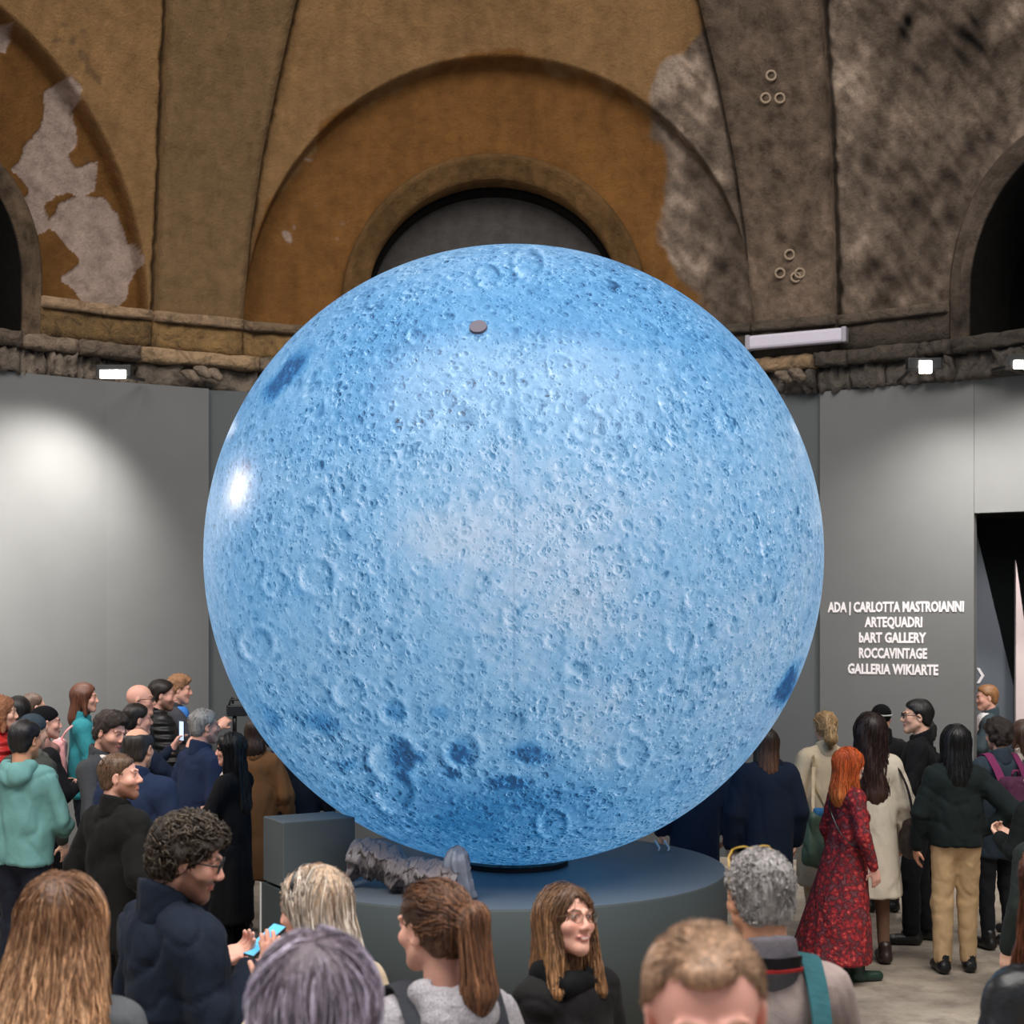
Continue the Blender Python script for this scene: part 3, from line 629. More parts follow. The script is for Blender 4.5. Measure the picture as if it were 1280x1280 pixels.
for x, y, r_ in [(490, 948, 30), (577, 940, 24), (492, 990, 27), (490, 890, 18), (450, 894, 13), (552, 890, 10), (436, 865, 21), (425, 790, 16), (735, 532, 22), (815, 690, 15), (692, 800, 14), (572, 462, 11), (470, 707, 13), (527, 708, 12), (320, 805, 22), (523, 948, 11), (563, 968, 9), (480, 860, 12), (640, 770, 14), (770, 600, 11), (745, 655, 12), (830, 495, 12), (845, 545, 14), (610, 345, 16), (660, 330, 20), (440, 640, 14), (395, 720, 24), (345, 730, 18), (850, 800, 18), (870, 750, 14), (700, 460, 16), (520, 420, 12), (780, 860, 16), (790, 940, 22), (690, 1030, 20)]:
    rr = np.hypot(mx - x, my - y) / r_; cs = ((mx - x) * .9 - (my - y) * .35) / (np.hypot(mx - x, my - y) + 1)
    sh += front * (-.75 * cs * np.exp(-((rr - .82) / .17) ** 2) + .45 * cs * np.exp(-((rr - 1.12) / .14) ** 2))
def mat_moon():
    t = NT('moon_print'); o = t.obj()
    at = t.node('ShaderNodeSeparateColor', {'Color': t.node('ShaderNodeAttribute', attribute_name='Col').outputs['Color']})
    w = t.node('ShaderNodeTexNoise', {'Vector': o, 'Scale': 2.2, 'Detail': 4.0}); 
    co = t.vmath('ADD', o, t.vmath('SCALE', t.vmath('SUBTRACT', w.outputs['Color'], (.5, .5, .5)).outputs[0], scale=.10).outputs[0]).outputs[0]
    w2 = t.node('ShaderNodeTexNoise', {'Vector': o, 'Scale': 14.0, 'Detail': 3.0}); co = t.vmath('ADD', co, t.vmath('SCALE', t.vmath('SUBTRACT', w2.outputs['Color'], (.5, .5, .5)).outputs[0], scale=.045).outputs[0]).outputs[0]
    tot = None; dark = None
    for sc, r0, r1, dens, amp in ((3.4, .12, .42, .6, .5), (6.0, .14, .50, .75, .62), (9.5, .15, .55, .8, .75), (14, .16, .55, .8, .95), (21, .16, .55, .8, 1.1), (32, .18, .55, .75, 1.15), (50, .2, .5, .65, 1.1)):
        vo = t.node('ShaderNodeTexVoronoi', {'Vector': co, 'Scale': float(sc), 'Randomness': 1.0}); cc = t.node('ShaderNodeSeparateColor', {'Color': vo.outputs['Color']})
        rad_ = t.math('ADD', t.math('MULTIPLY', t.math('POWER', cc.outputs[0], 1.6), r1 - r0), r0); q = t.math('DIVIDE', vo.outputs['Distance'], rad_)
        dv = t.vmath('NORMALIZE', t.vmath('SUBTRACT', co, vo.outputs['Position']).outputs[0]).outputs[0]
        dt = t.vmath('DOT_PRODUCT', dv, (.88, -.1, .42)).outputs['Value']
        g = t.ramp(t.math('MULTIPLY', q, .5), [(0, (.5,) * 3), (.22, (.55,) * 3), (.37, (.98,) * 3), (.5, (.5,) * 3), (.58, (.34,) * 3), (.8, (.5,) * 3)])
        pres = t.math('LESS_THAN', cc.outputs[1], dens)
        s_ = t.math('MULTIPLY', t.math('MULTIPLY', t.math('SUBTRACT', g, .5), dt), t.math('MULTIPLY', pres, -2 * amp))
        fl_ = t.math('MULTIPLY', t.math('MULTIPLY', t.math('LESS_THAN', q, .8), pres), -.20 * amp)
        s_ = t.math('ADD', s_, fl_); tot = s_ if tot is None else t.math('ADD', tot, s_)
    rg = t.noise(o, 30, 5, .7); tot = t.math('ADD', tot, t.math('MULTIPLY', t.math('SUBTRACT', rg, .5), .85))
    ofs = t.vmath('ADD', o, (.030, -.003, .014)).outputs[0]
    for fs, fa in ((7.0, 1.3), (18.0, 1.1)): tot = t.math('ADD', tot, t.math('MULTIPLY', t.math('SUBTRACT', t.noise(o, fs, 6, .62), t.noise(ofs, fs, 6, .62)), fa))
    reg = t.noise(o, 1.6, 3, .5); tot = t.math('MULTIPLY', tot, t.math('ADD', t.math('MULTIPLY', reg, 2.2), -.1))
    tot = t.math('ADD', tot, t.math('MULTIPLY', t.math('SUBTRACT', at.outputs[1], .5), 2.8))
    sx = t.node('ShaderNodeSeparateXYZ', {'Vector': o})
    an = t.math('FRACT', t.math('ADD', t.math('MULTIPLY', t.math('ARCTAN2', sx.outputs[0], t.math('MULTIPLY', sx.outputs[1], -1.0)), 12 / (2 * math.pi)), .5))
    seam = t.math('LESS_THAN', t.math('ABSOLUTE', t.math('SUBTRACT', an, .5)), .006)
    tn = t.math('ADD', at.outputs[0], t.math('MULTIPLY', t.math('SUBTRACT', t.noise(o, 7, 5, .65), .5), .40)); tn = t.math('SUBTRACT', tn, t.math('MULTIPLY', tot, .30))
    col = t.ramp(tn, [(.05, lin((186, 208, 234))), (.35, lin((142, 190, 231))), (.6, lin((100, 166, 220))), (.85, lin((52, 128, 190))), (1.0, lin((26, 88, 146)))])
    k = t.math('MAXIMUM', t.math('ADD', 1.0, t.math('MULTIPLY', tot, .34)), .25)
    k = t.math('MULTIPLY', k, t.math('SUBTRACT', 1.0, t.math('MULTIPLY', seam, .10)))
    kc = t.vmath('SCALE', col, scale=k).outputs[0]
    t.set(Base_Color=t.mix(.75, kc, (.02, .03, .05)), Emission_Color=kc, Emission_Strength=.62, Roughness=.29, Specular_IOR_Level=.24); return t.m
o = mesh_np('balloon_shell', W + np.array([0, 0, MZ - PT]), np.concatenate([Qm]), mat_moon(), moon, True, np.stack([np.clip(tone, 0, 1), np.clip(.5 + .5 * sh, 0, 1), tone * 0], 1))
o.data.transform(Matrix.Translation((0, 0, 0)))
def moonpt(px, py, off=0.0):
    d = np.array([(px - 640) / FPX, 1.0, (YH - py) / FPX]); d /= np.linalg.norm(d); oc = np.array([0, 0, CAMZ]) - np.array([MX, MY, MZ])
    b = oc @ d; t_ = -b - math.sqrt(max(b * b - (oc @ oc - MR * MR), 0)); p = np.array([0, 0, CAMZ]) + d * t_; nn = (p - [MX, MY, MZ]) / MR; return p + nn * off, nn
p, nn = moonpt(598, 410); zq = Vector(nn).to_track_quat('Z', 'Y').to_matrix()
a = np.linspace(0, 2 * math.pi, 20, endpoint=False); R3 = np.array(zq)
V = [R3 @ np.array([.05 * math.cos(q), .05 * math.sin(q), -.01]) for q in a] + [R3 @ np.array([.045 * math.cos(q), .045 * math.sin(q), .014]) for q in a]
mesh_py('valve_patch', [x + p - np.array([MX, MY, PT]) for x in V], [tuple(range(20, 40))] + [(i, (i + 1) % 20, 20 + (i + 1) % 20, 20 + i) for i in range(20)], M('plain', (98, 94, 106), rough=.8), moon)['label'] = 'grey round valve patch'
a = np.linspace(0, 2 * math.pi, 64, endpoint=False)
V = [(.34 * math.cos(q), .34 * math.sin(q), .005) for q in a] + [(.34 * math.cos(q), .34 * math.sin(q), .036) for q in a]
mesh_py('base_ring', V, [tuple(range(64, 128))] + [(i, (i + 1) % 64, 64 + (i + 1) % 64, 64 + i) for i in range(64)], M('plain', (12, 14, 18), rough=.6), moon)
for x in (823, 835):
    q = pix(x, 1052, 9.5); tube('white_tie', [(q[0] - MX, q[1] - MY, .012), (q[0] - MX + .01, q[1] - MY + .02, .03), (q[0] - MX - .02, q[1] - MY + .05, .075)], .007, M('plain', (210, 212, 220)), moon)

# crumpled inflation duct from the block to the moon
duct = empty('inflation_duct', (-.55, 8.2, PT + .005)); tag(duct, 'crumpled silvery grey air duct lying on the pedestal below the moon', 'duct')
a0, a1 = pix(444, 1062, 8.30), pix(578, 1092, 7.85); a0[2] = PT + .16; a1[2] = PT + .085
nT, nS = 170, 56; V = []
for i in range(nT):
    t_ = i / (nT - 1); c = a0 + (a1 - a0) * t_ + np.array([0, .05 * math.sin(5 * t_), .02 * math.sin(9 * t_)]); r_ = .105 - .02 * t_
    for j in range(nS):
        g = 2 * math.pi * j / nS; V.append(c + np.array([.12 * math.cos(g) * .3, r_ * 1.15 * math.cos(g), max(r_ * math.sin(g), -(c[2] - PT - .012))]))
V = np.array(V); V += (.020 * wav(V, 34, 61) - .030 * np.exp(-(wav(V, 45, 62, 5) / .22) ** 2) - .018 * np.exp(-(wav(V, 80, 64, 5) / .2) ** 2) + .010)[:, None] * np.array([.3, .8, .8]); V[:, 2] = np.maximum(V[:, 2], PT + .008)
i, j = np.meshgrid(np.arange(nT - 1), np.arange(nS), indexing='ij'); Qd = np.stack([i * nS + j, i * nS + (j + 1) % nS, (i + 1) * nS + (j + 1) % nS, (i + 1) * nS + j], -1).reshape(-1, 4)
base = np.array([-.55, 8.2, PT + .005])
FOIL = M('leather', (118, 110, 112), rough=.38)
mesh_np('duct_tube', V - base, Qd, FOIL, duct, False)
V, Q = surf([('+', fcone(a1 + [0.02, -.02, -.06], a1 + [-.03, .0, .12], .055, .085, (1, 0, 0), 1.3), .02), ('+', ell(a1 + [0, 0, -.02], (.06, .07, .07)), .03), ('&', plane((0, 0, -1), -(PT + .008)), .01)], .014)
g = np.arctan2(V[:, 1] - a1[1], V[:, 0] - a1[0]); V = V + vnorm(V, Q) * (.014 * np.sin(9 * g + 20 * V[:, 2]) + .006 * wav(V, 60, 63))[:, None]; V[:, 2] = np.maximum(V[:, 2], PT + .008)
mesh_np('gathered_end', V - base, Q, M('leather', (124, 132, 150), rough=.45), duct)['label'] = 'gathered ruffled end of the duct'
# ------------------------------------------------------------------ people
SKINM = lambda: M('skin', (0, 0, 0))
SK = {'light': (236, 190, 166), 'rosy': (240, 184, 164), 'tan': (212, 156, 124), 'mid': (222, 170, 142)}
rad_ = math.radians
def unit(v): v = np.asarray(v, float); return v / (np.linalg.norm(v) + 1e-9)
ARMS = {  # elbow, wrist, hand direction, palm normal, finger curl  (right arm, forward = +y)
    'down': ((.255, -.03, 1.13), (.265, .05, .885), (0, .25, -1), (-1, .2, 0), .45),
    'pocket': ((.275, -.07, 1.15), (.20, .12, .97), (-.6, .25, -.8), (-1, 0, .2), .6),
    'fold': ((.265, .07, 1.14), (.04, .225, 1.17), (-1, .0, .15), (0, -1, 0), .35),
    'hold': ((.25, .05, 1.12), (.085, .27, 1.18), (-.35, .75, .45), (-.5, -.3, .8), .75),
    'low': ((.26, .02, 1.12), (.10, .30, 1.03), (-.45, .85, .05), (-.35, 0, 1), .7),
    'raise': ((.25, .17, 1.20), (.13, .36, 1.40), (-.15, .45, .9), (-.5, .8, 0), .6),
    'high': ((.27, .2, 1.38), (.16, .36, 1.60), (-.1, .5, .85), (-.4, .8, 0), .6),
    'hip': ((.385, -.10, 1.17), (.215, .0, 1.02), (-.6, .6, -.5), (-1, 0, 0), .5),
    'open': ((.25, .05, 1.14), (.20, .30, 1.27), (.05, .30, 1.0), (-.95, .25, 0), .18),
    'strap': ((.27, .06, 1.15), (.13, .17, 1.33), (-.5, .1, .8), (0, -1, 0), .8),
    'hold2': ((.26, .0, 1.13), (.11, .21, 1.26), (-.35, .8, .25), (-.4, -.2, .9), .7),
    'film': ((.26, .12, 1.17), (.05, .36, 1.30), (-.2, .6, .6), (-.9, .3, 0), .9),
    'open2': ((.22, .12, 1.16), (.045, .20, 1.37), (-.02, .12, 1.0), (-.3, .95, 0), .12),
    'bag': ((.27, -.05, 1.14), (.27, .1, .95), (0, .3, -1), (-1, 0, 0), .9),
}
def hand(w, d, n, curl, side):
    """palm, four fingers of unequal length with two bends, thumb from the side of the palm"""
    d = unit(d); n = np.asarray(n, float); n = unit(n - d * (n @ d)); t = unit(np.cross(n, d)) * side
    S = []; pc = w + d * .052; R = np.stack([t, d, n], 1)
    S.append(('+', ell(pc, (.040, .055, .018), R), .012)); S.append(('+', cone(w - d * .03, w + d * .02, .026, .024), .02))
    for i, (o, L) in enumerate(((.028, .070), (.010, .080), (-.009, .075), (-.026, .058))):
        a = w + d * .088 + t * o; c1 = curl * .7 + .06 * i; c2 = curl * 1.7 + .08 * i
        m = a + (d * math.cos(c1) + n * math.sin(c1) + t * o * 1.2) * L * .52; e = m + (d * math.cos(c2) + n * math.sin(c2)) * L * .5
        S += [('+', cone(a, m, .0098, .0088), .004), ('+', cone(m, e, .0088, .0072), .003)]
    a = w + d * .03 + t * .028; m = a + unit(t * .85 + d * .6 + n * .45) * .038; e = m + unit(t * .25 + d * .9 + n * .5) * .032
    S += [('+', cone(a, m, .0130, .0108), .008), ('+', cone(m, e, .0105, .0082), .003)]
    return S, pc + d * .04
def head_prims(H, R, hs, beard=False, smile=0.0):
    e = lambda c, r, R2=None: ('+', ell(H(c), r, R if R2 is None else R @ R2), .018)
    fm = hs < 1; jw = .90 if fm else 1.0
    S = [e((0, -.014, .034), (.076, .096, .086)), e((0, .026, -.028), (.060 * jw, .066, .078 if fm else .080)), e((0, .064 if fm else .066, -.092 if fm else -.096), (.018 if fm else .024, .018 if fm else .021, .017 if fm else .019))]
    for s in (-1, 1):
        S.append(('+', cone(H((s * .056 * jw, .0, -.050)), H((s * .012 * jw, .064, -.094 if fm else -.098)), .018 if fm else .020, .015 if fm else .018), .03))
        S.append(('+', ell(H((s * .043, .056, -.022)), (.022, .024, .022), R), .02))
        S.append(('-', ell(H((s * .031, .100, .010)), (.019, .020, .011), R), .012))
        S.append(('+', ell(H((s * .031, .074, .009)), (.0150, .0155, .0115), R), .003))
        S.append(('+', cone(H((s * .014, .089, .027)), H((s * .046, .076, .028)), .0085, .007), .010))
        S.append(('+', ell(H((s * .012, .097, -.032)), (.0095, .0105, .008), R), .006))
        RR = R @ rotz(-s * .35) @ rotx(-.15)
        S.append(('+', ell(H((s * .078, -.008, -.004)), (.0085, .021, .033), RR), .006))
        S.append(('-', ell(H((s * .086, .0, -.003)), (.006, .011, .019), RR), .006))
    S += [('+', cone(H((0, .086, .016)), H((0, .104 if fm else .108, -.024)), .0068, .0098 if fm else .0115), .012), ('+', ell(H((0, .102 if fm else .106, -.027)), (.0095, .009, .008), R), .006)]
    S += [('+', ell(H((0, .0885, -.0565)), (.023 + .006 * smile, .010, .0055), R), .005), ('+', ell(H((0, .087, -.067)), (.019, .0105, .0065), R), .005), ('-', cone(H((-.02 - .006 * smile, .097, -.061 + .004 * smile)), H((.02 + .006 * smile, .097, -.061 + .004 * smile)), .0022, .0022), .004)]
    return S

def hair_shape(st, H, R, hc, p):
    """hair volume for a style; returns SDF list"""
    v = p.get('v', .010); L = p.get('len', .30); wd = p.get('w', 1.0)
    pl = lambda n, c, k=.012: ('&', plane(R @ np.array(n, float), c + float((R @ np.array(n, float)) @ hc)), k)
    S = [('+', ell(H((0, -.014, .036)), (.077 + v, .097 + v, .085 + v), R), .02)]
    ears = [('-', ell(H((s * .088, .006, -.012)), (.022, .026, .036), R), .010) for s in (-1, 1)]
    if st in ('short', 'curly', 'receding', 'ring', 'back'):
        S.append(('+', ell(H((0, -.052, -.028)), (.060 + v, .042 + v, .058), R), .03))
        if st == 'curly': S.append(('+', ell(H((0, .01, .085)), (.078, .088, .052), R), .03))
        S.append(pl((0, .75, -.66), {'short': .006, 'curly': .014, 'receding': -.018, 'ring': .03, 'back': .0}[st])); S.append(pl((0, 0, -1), p.get('nape', .072)))
        S.append(('-', ell(H((0, .10, -.035)), (.066, .07, .085), R), .015)); S += ears
        if st == 'ring': S.append(('-', ell(H((0, -.005, .115)), (.068, .092, .07), R), .02))
        if st == 'receding': S += [('-', ell(H((s * .045, .085, .085)), (.030, .045, .045), R), .02) for s in (-1, 1)] + [('+', ell(H((0, .046, .092)), (.040, .040, .022), R), .02)]
    elif st in ('long', 'bob', 'wavy'):
        bk = p.get('back', .015)
        S.append(('+', fcone(H((0, -.040, .01)), H((0, -.060 - bk, -L)), .088 * wd, p.get('tip', .088) * wd, R @ np.array([0, 1, 0]), 1.45), .04))
        for s in (-1, 1): S.append(('+', cone(H((s * .066, .002, .03)), H((s * .084 * wd, .0 + p.get('fwd', .02), -L * p.get('side', .85))), .030, p.get('stip', .018) * wd), .03))
        S.append(('-', fcone(H((0, .10, .018)), H((0, .12, -.16)), .056, .062, R @ np.array([0, 1, 0]), .62), .012))
        S.append(pl((0, .8, -.6), p.get('line', .052) , .01) if False else ('-', ell(H((0, .12, .0)), (.055, .06, .075), R), .012))
    elif st in ('pony', 'bun'):
        S.append(('+', ell(H((0, -.052, -.024)), (.058 + v, .040 + v, .054), R), .03)); S.append(pl((0, .75, -.66), .010)); S.append(pl((0, 0, -1), .070))
        S.append(('-', ell(H((0, .10, -.035)), (.066, .07, .085), R), .015)); S += ears
        if st == 'pony':
            T = p.get('tie', (.0, -.115, .045))
            S += [('+', cone(H(T), H((T[0], T[1] - .045, T[2] - .01)), .024, .036), .012), ('+', cone(H((T[0], T[1] - .045, T[2] - .01)), H((T[0], T[1] - .055, -L * .55)), .036, .042), .02), ('+', cone(H((T[0], T[1] - .055, -L * .55)), H((T[0], T[1] - .025, -L)), .042, .014), .02)]
        else: S.append(('+', ell(H(p.get('tie', (0, -.10, .06))), (.042, .036, .040), R), .008))
    elif st == 'beanie':
        S = [('+', ell(H((0, -.016, .042)), (.084, .104, .088), R), .02), pl((0, .5, -.86), -.004)]
    return S
def hair_strands(name, S, V0, hc, R, p, c1, c2, parent, k, n, step=.018, rad=.0024):
    st = p['st']; VL = (V0 - hc) @ R
    zmin = {'long': .015, 'wavy': .015, 'bob': .015}.get(st, -.05); cand = np.nonzero(VL[:, 2] > zmin)[0]
    r = np.random.default_rng(p.get('seed', 5)); P = V0[r.choice(cand, n)] + r.normal(size=(n, 3)) * .002
    L = p.get('len', .3); steps = int((L + .17) / step) if st in ('long', 'wavy', 'bob', 'pony') else p.get('steps', 4)
    off = r.uniform(-.002, .0045, n); path = [P.copy()]; tie = np.array(p.get('tie', (.0, -.115, .045)))
    wob = p.get('wob', .004); ph = r.uniform(0, 6.28, (n, 3)); maxst = r.integers(max(2, int(steps * .7)), steps + 1, n)
    for i in range(steps):
        pl = (P - hc) @ R; g = grad(S, P)
        if st == 'pony':
            tail = pl[:, 1] < tie[1] + .01; d = np.where(tail[:, None], np.array([[0, -.1, -1.]]), tie[None] - pl)
            d = np.where((tail & (pl[:, 2] > tie[2] - .03) & (pl[:, 1] > tie[1] - .05))[:, None], np.array([[0, -1., -.3]]), d)
        else:
            q = pl.copy(); q[:, 1] -= np.clip(pl[:, 1], -.06, .05); q[:, 2] -= .10
            w = smooth(-.02, .09, pl[:, 2])[:, None]; d = q / (np.linalg.norm(q, axis=1)[:, None] + 1e-6) * w + np.array([[0, 0, -1.0]]) * (1 - w + .15)
            if st in ('short', 'back', 'curly', 'receding', 'ring'): d = d * .6 + np.array([[0, -.6, 0]]) * w
        d = d @ R.T + r.normal(size=d.shape) * p.get('mess', .06)
        d -= g * (d * g).sum(1)[:, None]; d /= np.linalg.norm(d, axis=1)[:, None] + 1e-6
        P = P + d * step * (i < maxst)[:, None]; f = field(S, P); P = P - g * np.clip(f - off, -.02, .02)[:, None]
        Q = P + np.sin(ph + i * p.get('curlf', .55)) * wob; path.append(Q)
    A = np.stack(path, 1); m = A.shape[1]                       # n x m x 3
    T = np.gradient(A, axis=1); T /= np.linalg.norm(T, axis=2)[..., None] + 1e-6
    up = np.array([.3, .5, .81]); a = np.cross(T, up); a /= np.linalg.norm(a, axis=2)[..., None] + 1e-6; b = np.cross(T, a)
    tp = np.sin(np.linspace(.25, math.pi - .05, m)) ** .6; rr = (r.uniform(.6, 1.4, n)[:, None] * tp[None] * rad)[..., None]
    ring = [A + (a * math.cos(q) + b * math.sin(q)) * rr for q in (0, 2.094, 4.189)]
    W = np.stack(ring, 2).reshape(-1, 3); idx = np.arange(n * m * 3).reshape(n, m, 3); F = []
    for j in range(3): F.append(np.stack([idx[:, :-1, j], idx[:, :-1, (j + 1) % 3], idx[:, 1:, (j + 1) % 3], idx[:, 1:, j]], -1).reshape(-1, 4))
    tt = np.linspace(0, 1, m)[None] ** p.get('fade', 1.3) * p.get('tipmix', 1.0) + r.normal(size=n)[:, None] * p.get('var', .22); tt = np.clip(tt, 0, 1)[..., None]
    cc = (np.array(lin(c1)) * (1 - tt) + np.array(lin(c2)) * tt) * r.uniform(.75, 1.25, n)[:, None, None]
    o = mesh_np(name, W * k, np.concatenate(F), M('hair', (0, 0, 0)), parent, True, np.repeat(cc[:, :, None], 3, 2).reshape(-1, 3)); o['kind'] = 'stuff'; return o

def person(px, top, s, face, label, sex='m', head=(0, 0, 0), skin='light', hair=None, coat=None, legs=None, shoes=(24, 22, 22), arms=('down', 'down'),
           lean=0.0, q='far', beard=None, brow=(60, 40, 28), smile=0.0, stance=(.0, .0), group=None, bulk=0.0, wide=1.0, hz=0.0):
    Y = FPX / s; X = (px - 640) / s; hgt = CAMZ - (top - YH) / s; hair = dict(hair or {}); k = (hgt - hair.get('add', .012)) / 1.757
    root = empty('person', (X, Y, 0), rad_(face)); tag(root, label, 'person', group)
    hr = {'near': .0046, 'mid': .0072, 'far': .0105}[q]; cr = {'near': .013, 'mid': .017, 'far': .021}[q]; hd = {'near': .0055, 'mid': .0075, 'far': .010}[q]
    f_ = sex == 'f'; sw = (.86 if f_ else 1.0) * wide; ln = rotx(-rad_(lean)); piv = np.array([0, 0, .95])
    up = lambda p: piv + ln @ (np.asarray(p, float) - piv)
    neck = up((0, -.028, 1.50)); R = rotz(rad_(head[0])) @ rotx(rad_(head[1])) @ roty(rad_(head[2]))
    hc = neck + R @ np.array([0, .035, .137]); H = lambda p: hc + R @ np.asarray(p, float)
    root_off = hc[:2] * k; c_, s_ = math.cos(rad_(face)), math.sin(rad_(face))       # keep the head, not the feet, on the sight line
    root.location.x -= root_off[0] * c_ - root_off[1] * s_; root.location.y -= root_off[0] * s_ + root_off[1] * c_
    # ---- body: one continuous surface
    B = [('+', ell(up((0, .0, 1.29)), (.146 * sw, .084, .15)), .03), ('+', fcone((0, 0, .98), up((0, 0, 1.25)), .118, .122 * sw, (0, 1, 0), 1.3), .05), ('+', ell((0, -.005, .93), (.145, .105, .11)), .05),
         ('+', cone(up((-.13 * sw, -.015, 1.405)), up((.13 * sw, -.015, 1.405)), .050, .050), .05), ('+', cone(up((0, -.035, 1.42)), H((0, -.028, -.055)), .054 if f_ else .060, .049 if f_ else .056), .03)]
    hands = []; A = []
    for sd, pose in ((1, arms[1]), (-1, arms[0])):
        el, wr_, hdv, pn, cu = ARMS[pose] if isinstance(pose, str) else pose
        mir = np.array([sd, 1, 1.]); e_ = up(np.array(el) * mir * np.array([.9 + .1 * sw, 1, 1])); w_ = up(np.array(wr_) * mir); sh = up((sd * .172 * sw, -.012, 1.395))
        A.append((sh, e_, w_)); B += [('+', cone(sh, e_, .045, .036), .03), ('+', cone(e_, w_, .037, .025), .015)]
        hs_, tip = hand(w_, ln @ (np.array(hdv) * mir), ln @ (np.array(pn) * mir), cu, sd); B += hs_; hands.append(tip)
    feet = []
    for sd, dy in ((1, stance[1]), (-1, stance[0])):
        hp = np.array([sd * .082, 0, .90]); kn = np.array([sd * .092, .02 + dy * .55, .49]); an = np.array([sd * .098, -.015 + dy, .085]); feet.append((hp, kn, an))
        B += [('+', cone(hp, kn, .078, .052), .03), ('+', cone(kn, an, .050, .036), .02), ('+', fcone(an + [0, -.03, -.045], an + [sd * .015, .12, -.055], .032, .026, (0, 0, 1), 1.2), .02)]
    B += head_prims(H, R, .9 if f_ else 1.0, smile=smile)
    fines = [(hc - .135, hc + .135, hr)] + [(h - .085, h + .085, hd) for h in hands]
    V, Q = surf(B, .028, fines); VL = (V - hc) @ R; base = np.array(lin(SK[skin] if isinstance(skin, str) else skin)); ax = np.abs(VL[:, 0])
    inh = np.abs(VL).max(1) < .135; C = np.tile(base, (len(V), 1)); frt = smooth(.03, .06, VL[:, 1]) * inh
    C = blend(C, .35 * np.exp(-((ax - .04) / .02) ** 2 - ((VL[:, 2] + .025) / .022) ** 2) * frt + .3 * np.exp(-(ax / .014) ** 2 - ((VL[:, 2] + .026) / .014) ** 2) * frt, base * np.array([1.0, .62, .6]))
    C = blend(C, .75 * smooth(1.2, .8, np.hypot(VL[:, 0] / (.025 + .006 * smile), (VL[:, 2] + .061) / .0105)) * frt, np.array(lin((176, 92, 88))))
    if smile: C = blend(C, smooth(1.2, .7, np.hypot(VL[:, 0] / .02, (VL[:, 2] + .0605) / .0032)) * frt, np.array(lin((232, 224, 218))))
    C = blend(C, .9 * smooth(1.15, .8, np.hypot((ax - .031) / .0185, (VL[:, 2] - .0305 + 8 * (ax - .03) ** 2) / .0055)) * frt, np.array(lin(brow)))
    eye = np.hypot((ax - .031) / .0135, (VL[:, 2] - .0085) / .0062); C = blend(C, smooth(1.12, .9, eye) * frt * (1.0 if q == 'near' else .3), np.array(lin((196, 182, 174))))
    C = blend(C, smooth(1.1, .8, np.hypot((ax - .031) / .0062, (VL[:, 2] - .0085) / .0062)) * frt, np.array(lin((46, 30, 22))))
    C = blend(C, .8 * smooth(.0022, .0008, np.abs(VL[:, 2] - .0155 + 9 * (ax - .031) ** 2)) * (np.abs(ax - .031) < .016) * frt, np.array(lin((52, 34, 28))))
    if beard is not None:
        bd = smooth(-.030, -.045, VL[:, 2] - .5 * np.maximum(0, .05 - VL[:, 1])) * smooth(-.02, .01, VL[:, 1]) * inh * (np.hypot(VL[:, 0] / .024, (VL[:, 2] + .061) / .008) > 1.1) * (VL[:, 2] > -.125)
        C = blend(C, bd * .85, np.array(lin(beard)))
    mesh_np('body', V * k, Q, SKINM(), root, True, C)
    cl = lambda name, S, mat, step=cr, amp=.006, seed=1, drape=False, fr=15, rel=1: _cloth(name, S, mat, root, k, step, amp, seed, drape, fr, rel)
    # ---- upper garment
    co = dict(coat or {}); b = co.get('b', .0) + bulk; hem = co.get('hem', .80); hrr = co.get('flare', .0); mat = co.get('mat') or M(co.get('kind', 'fabric'), co.get('c', (30, 30, 32)))
    sw_ = co.get('sway', (0, 0)); S = [('+', fcone((sw_[0], sw_[1], hem), up((0, 0, 1.14)) if hem > .85 else (0, 0, 1.10), .172 * (1.0 if not f_ else .98) + b + hrr, .160 * (1 if not f_ else .95) + b, (0, 1, 0), 1.32), .05),
         ('+', fcone((0, 0, 1.06), up((0, -.004, 1.30)), .158 * (1 if not f_ else .95) + b, .168 * sw + b, (0, 1, 0), 1.38), .07), ('+', cone(up((-.135 * sw, -.012, 1.385)), up((.135 * sw, -.012, 1.385)), .078 + b * .6, .078 + b * .6), .06)]
    for sd in (-1, 1): S.append(('+', cone(up((sd * .10 * sw, -.02, 1.42)), up((sd * .045, -.028, 1.475)), .05 + b * .3, .042 + b * .2), .04))
    if f_: S += [('+', ell(up((sd * .07, .085, 1.245)), (.075, .06, .07)), .05) for sd in (-1, 1)]
    S.append(('&', plane((0, 0, -1), -hem), .012))
    for sh, e_, w_ in A: S += [('+', cone(sh, e_, .064 + b * .7, .056 + b * .6), .035), ('+', cone(e_, w_ - unit(w_ - e_) * .012, .056 + b * .6, .041 + b * .5 + co.get('cuff', 0)), .02)]
    S.append(('-', cone(up((0, -.025, 1.47)), up((0, .02, 1.60)), .060, .075), .012))
    if co.get('v'): S.append(('-', fcone(up((0, .15, 1.46)), up((0, .17, 1.46 - co['v'])), .045, .012, (0, 1, 0), .5), .01))
    cl(co.get('name', 'jacket'), S, mat, amp=co.get('amp', .0065), seed=int(px) + 3, drape=hem < .6)
    if co.get('v'):
        cl('shirt', [('+', fcone(up((0, .02, 1.10)), up((0, .015, 1.40)), .135 * sw, .125 * sw, (0, 1, 0), 1.3), .03), ('-', cone(up((0, -.02, 1.44)), up((0, .03, 1.6)), .058, .08), .01)], M('fabric', co.get('shirt', (225, 222, 220))), amp=.002)
    ck = co.get('collar', 'stand'); cm = M(co.get('kind', 'fabric'), co.get('cc', co.get('c', (30, 30, 32)))) if not co.get('mat') else mat
    hole = ('-', cone(up((0, -.028, 1.42)), up((0, .015, 1.66)), .061, .068), .006)
